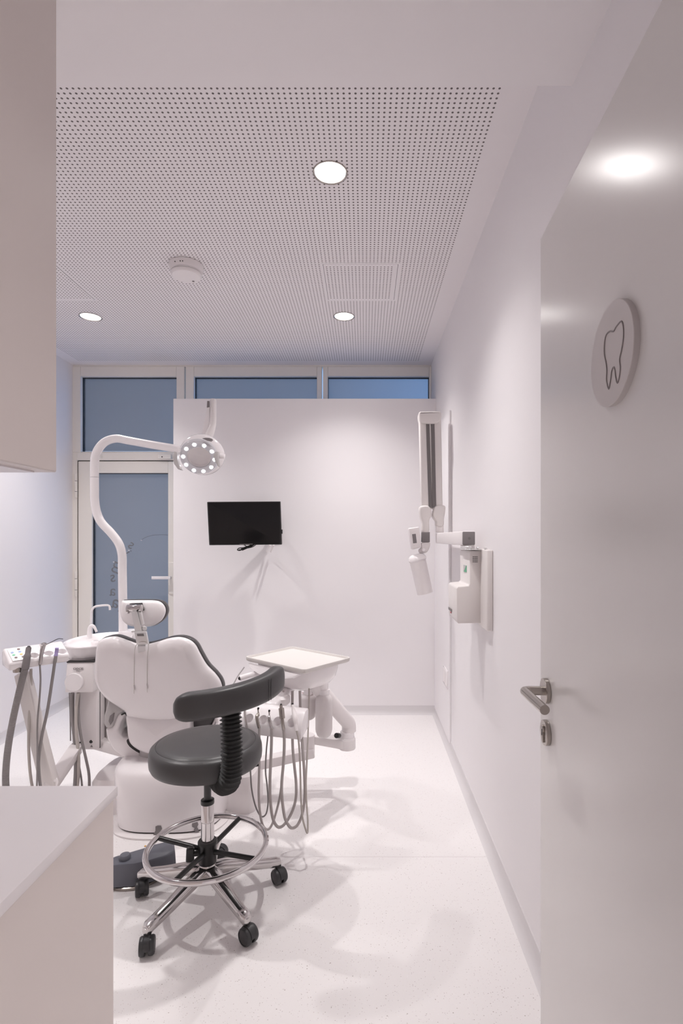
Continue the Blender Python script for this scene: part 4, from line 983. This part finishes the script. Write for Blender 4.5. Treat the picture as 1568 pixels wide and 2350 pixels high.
inst([('handpiece', [C6(190, 395, 2.13), C6(193, 430, 2.125), C6(190, 470, 2.12), C6(175, 500, 2.11), C6(185, 570, 2.10), C6(205, 655, 2.09)], lambda f: 0.0034+0.0065*min(1, max(0, (f-.2)*4))-0.004*f, 'steel'),
      ('handpiece_hose', [C6(206, 645, 2.09), C6(209, 900, 2.09), C6(206, 1200, 2.09), C6(200, 1500, 2.09), C6(212, 1750, 2.09), C6(250, 1950, 2.10), C6(310, 2020, 2.11), C6(370, 1970, 2.13), C6(430, 1800, 2.17), C6(490, 1550, 2.2), C6(520, 1250, 2.22), C6(540, 900, 2.24), C6(540, 300, 2.27), C6(535, 150, 2.3)], 0.0048, 'hose')], du)
inst([('handpiece', [C6(340, 425, 2.125), C6(343, 470, 2.12), C6(338, 500, 2.11), C6(352, 580, 2.10), C6(372, 665, 2.085)], lambda f: 0.0036+0.005*min(1, max(0, (f-.3)*4))-0.003*f, 'alu'),
      ('handpiece_hose', [C6(372, 655, 2.085), C6(372, 850, 2.085), C6(362, 1100, 2.085), C6(352, 1350, 2.085), C6(355, 1600, 2.09), C6(385, 1850, 2.10), C6(440, 1970, 2.11), C6(500, 1985, 2.13), C6(570, 1920, 2.15), C6(650, 1780, 2.18), C6(700, 1600, 2.2), C6(705, 1400, 2.22), C6(680, 1150, 2.23), C6(658, 900, 2.24), C6(652, 500, 2.26), C6(655, 150, 2.3)], 0.0058, 'hose')], du)
inst([('handpiece', [C6(500, 345, 2.12), C6(503, 385, 2.115), C6(508, 420, 2.11), C6(518, 520, 2.10), C6(524, 600, 2.09), C6(538, 680, 2.075)], lambda f: 0.0035+(0.0075 if .18 < f < .62 else 0.003), 'steel'),
      ('handpiece_hose', [C6(538, 665, 2.075), C6(545, 850, 2.075), C6(535, 1100, 2.075), C6(510, 1400, 2.075), C6(515, 1600, 2.08), C6(550, 1850, 2.09), C6(610, 1975, 2.1), C6(665, 2000, 2.12), C6(730, 1950, 2.14), C6(790, 1800, 2.16), C6(822, 1550, 2.18), C6(812, 1200, 2.2), C6(790, 900, 2.22), C6(765, 500, 2.26), C6(755, 150, 2.3)], 0.0058, 'hose')], du)
inst([('handpiece', [C6(655, 335, 2.12), C6(672, 420, 2.11), C6(690, 520, 2.09), C6(700, 600, 2.08), C6(712, 690, 2.07)], lambda f: 0.0042+0.0055*math.sin(min(1, f*1.3)*2.6), 'offwhite'),
      ('handpiece_hose', [C6(710, 680, 2.07), C6(735, 800, 2.07), C6(752, 1000, 2.07), C6(762, 1300, 2.07), C6(770, 1600, 2.07), C6(790, 1850, 2.07), C6(830, 2010, 2.08), C6(858, 2060, 2.09), C6(862, 1900, 2.11), C6(848, 1700, 2.13), C6(838, 1400, 2.15), C6(850, 1100, 2.18), C6(866, 700, 2.22), C6(878, 300, 2.26), C6(880, 120, 2.29)], 0.0036, 'hosel')], du)
inst([('handpiece', [C6(10, 400, 2.16), C6(20, 520, 2.14), C6(40, 680, 2.12)], lambda f: 0.0055, 'alu'),
      ('handpiece_hose', [C6(40, 670, 2.12), C6(70, 950, 2.13), C6(88, 1240, 2.14), C6(105, 1480, 2.15), C6(155, 1700, 2.16), C6(215, 1825, 2.17), C6(262, 1845, 2.18), C6(305, 1790, 2.19), C6(326, 1640, 2.2), C6(312, 1420, 2.2), C6(292, 1230, 2.21), C6(303, 950, 2.22), C6(335, 660, 2.23), C6(375, 330, 2.26), C6(385, 150, 2.3)], 0.0032, 'hosed')], du)
for f_, u_, v_ in ((0, 192, 392), (1, 341, 424), (2, 500, 343), (3, 655, 333)):
    bm = new(); p = P(*C6(u_, v_, 2.118)); cyl(bm, p, p+Vector((0, 0.004, 0.002)), 0.0042, seg=14); obj('coupling_tip', bm, 'dark', du)
# water bottles
def bottle(p, r, h, ringm):
    bm = new(); z0 = p.z
    lathe(bm, [(0.001, 0), (r*.55, 0.001), (r*.8, 0.01), (r*.95, 0.026), (r, 0.04), (r, h*.52), (r*1.01, h*.55), (r, h*.75), (r*.93, h*.83), (r*.68, h*.89), (r*.60, h*.90), (r*.60, h*.94)], p, seg=44, cap=False)
    b = obj('water_bottle', bm, 'bottle', du, ang=50)
    bm = new(); lathe(bm, [(r*.60, h*.90), (r*.64, h*.91), (r*.66, h*1.0), (r*.52, h*1.02), (r*.50, h*1.06), (r*.2, h*1.07)], p, seg=36); obj('bottle_cap', bm, 'white', b)
    if ringm:
        bm = new(); lathe(bm, [(r*.67, h*.955), (r*.69, h*.96), (r*.67, h*.965)], p, seg=36, cap=False); obj('bottle_ring', bm, 'red', b)
    return b
bottle(P(743.5, 1691, 2.60), 0.0415, 0.232, None)
bottle(P(707, 1650, 2.66), 0.044, 0.140, 'red') 
bm = new(); cyl(bm, P(743.5, 1580, 2.6), P(743.5, 1560, 2.58), 0.022); cyl(bm, P(707, 1590, 2.6), P(707, 1560, 2.58), 0.022); obj('bottle_mount', bm, 'white', du)
bm = new(); tube(bm, [P(722, 1575, 2.58), P(728, 1577, 2.57), P(736, 1573, 2.57)], 0.0015, 6); obj('bottle_tube', bm, 'red', du)
# arms
bm = new(); obox(bm, (-0.64, 2.66, 0.15), (-0.262, 2.73, 0.205), 0.07, 0.05, bev=0.010); obj('floor_arm', bm, 'offwhite', du)
bm = new(); cyl(bm, (-0.295, 2.735, 0.18), (-0.295, 2.735, 0.29), 0.036, bev=0.006); obj('arm_pivot', bm, 'offwhite', du)
bm = new(); obox(bm, (-0.34, 2.77, 0.268), (-0.092, 2.75, 0.240), 0.060, 0.042, bev=0.010, w1=0.08, h1=0.052); cyl(bm, (-0.092, 2.75, 0.212), (-0.092, 2.75, 0.266), 0.043, bev=0.004); obj('middle_arm', bm, 'offwhite', du)
bm = new(); cyl(bm, (-0.092, 2.75, 0.270), (-0.092, 2.75, 0.302), 0.036, bev=0.003); cyl(bm, (-0.092, 2.75, 0.266), (-0.092, 2.75, 0.272), 0.039); obj('arm_collar', bm, 'white', du)
bm = new(); cyl(bm, P(772, 1688, 2.68), P(778, 1688, 2.72), 0.013, bev=0.003); obj('brake_knob', bm, 'black', du)
bm = new(); tube(bm, [(-0.083, 2.755, 0.30), (-0.088, 2.75, 0.345), (-0.13, 2.71, 0.41), (-0.20, 2.64, 0.52), (-0.25, 2.59, 0.60), (-0.27, 2.55, 0.64)], 0.037, 24, 6); obj('balancing_arm', bm, 'offwhite', du)

# ------------------------------------------------------------------ foot control
fc = thing('foot_control', 'slate grey foot control pedal on the floor behind the stool', 'foot pedal', (-0.88, 2.05, 0))
bm = new(); superloft(bm, -0.890, 2.078, [(0.0, 0.122, 0.122), (0.010, 0.124, 0.124), (0.016, 0.115, 0.115), (0.017, 0.05, 0.05)], 2.0); obj('base_plate', bm, 'steel', fc)
bm = new()
def atz(px, py, z): return P(px, py, (EYE-z)*F/(py-CY))
top = [(238, 1980), (262, 1970), (290, 1962), (330, 1950), (360, 1940), (390, 1933), (400, 1938), (402, 1955), (380, 1968), (340, 1980), (305, 1988), (270, 1990), (240, 1994)]
ring2 = [atz(a, b, 0.088) for a, b in top]; c_ = sum(ring2, Vector())/len(ring2)
ring1 = [Vector((p.x, p.y, 0.015))+(p-c_)*0.04*Vector((1, 1, 0)).x for p in ring2]
for p in ring1: p.z = 0.015
ring3 = [p+(c_-p)*0.07+Vector((0, 0, 0.007)) for p in ring2]
loft(bm, [ring1, ring2, ring3]); bmesh.ops.recalc_face_normals(bm, faces=bm.faces)
obj('housing', bm, 'pedal', fc, ang=50)
bm = new(); lathe(bm, [(0.020, 0), (0.021, 0.012), (0.017, 0.019), (0.001, 0.021)], atz(287, 1972, 0.093), seg=28); obj('push_button', bm, 'pedal', fc)
bm = new(); prism(bm, [P(a, b, 2.0) for a, b in ((300, 2000), (318, 1997), (340, 1999), (340, 2010), (318, 2014), (302, 2016))], (0, 0.02, 0), 0.002); obj('pedal_opening', bm, 'dark', fc)
bm = new(); cyl(bm, P(333.5, 1942.5, 2.1), P(333.5, 1941, 2.1), 0.004); obj('indicator', bm, 'orange', fc)

# ================================================================== LIGHT
def spot(name, loc, power, angle=100, blend=0.5, r=0.035, col=(1, 0.965, 0.95)):
    l = bpy.data.lights.new(name, 'SPOT'); l.energy = power; l.spot_size = R(angle); l.spot_blend = blend
    l.shadow_soft_size = r; l.color = col
    o = bpy.data.objects.new(name, l); COL.objects.link(o); o.location = loc
    return o
for i, (lx, ly) in enumerate(LIGHTS):
    spot('downlight_spill', (lx, ly, CEIL-0.012), 4.5, 158, 0.9, 0.028)
    spot('downlight_beam', (lx, ly, CEIL-0.012), 45, 115, 0.9, 0.028)
    spot('downlight_core', (lx, ly, CEIL-0.012), 22, 80, 0.8, 0.028)
spot('hallway_fill', (0.9, -0.45, 2.43), 92, 150, 0.9, 0.06)  # unseen fill lamp in the hallway, placed to brighten the cabinet end panel
spot('lamp_beam', hc+n_h*0.03, 2.0, 60, 0.7, 0.06).rotation_euler = n_h.to_track_quat('-Z', 'Y').to_euler()

w = bpy.data.worlds.new('dusk'); SC.world = w; w.use_nodes = True
nt = w.node_tree; N = nt.nodes; L = nt.links; bg = N['Background']
tc = N.new('ShaderNodeTexCoord'); sp = N.new('ShaderNodeSeparateXYZ'); L.new(tc.outputs['Generated'], sp.inputs[0])
mr = N.new('ShaderNodeMapRange'); mr.inputs['From Min'].default_value = -0.45; mr.inputs['From Max'].default_value = 0.35
L.new(sp.outputs['X'], mr.inputs['Value'])
cr_ = N.new('ShaderNodeValToRGB')
cr_.color_ramp.elements[0].color = (0.105, 0.125, 0.165, 1); cr_.color_ramp.elements[1].color = (0.26, 0.48, 0.88, 1)
cr_.color_ramp.elements.new(0.45).color = (0.13, 0.18, 0.27, 1)
L.new(mr.outputs['Result'], cr_.inputs['Fac']); L.new(cr_.outputs['Color'], bg.inputs['Color'])
bg.inputs['Strength'].default_value = 2.9

# ================================================================== CAMERA
cam = bpy.data.cameras.new('camera'); co = bpy.data.objects.new('camera', cam); COL.objects.link(co)
co.location = (0, 0, EYE); co.rotation_euler = (R(90), 0, 0)
cam.sensor_fit = 'AUTO'; cam.sensor_width = 36; cam.lens = F/2350*36
cam.shift_x = -(CX-784)/2350; cam.shift_y = (CY-1175)/2350
cam.clip_start = 0.02
SC.camera = co
vs = SC.view_settings
vs.view_transform = 'Standard'; vs.look = 'None'; vs.gamma = 1; vs.use_curve_mapping = False; vs.exposure = 0.0
SC.cycles.max_bounces = 12; SC.cycles.diffuse_bounces = 7; SC.cycles.glossy_bounces = 5
SC.cycles.sample_clamp_indirect = 6
SC.cycles.use_denoising = True
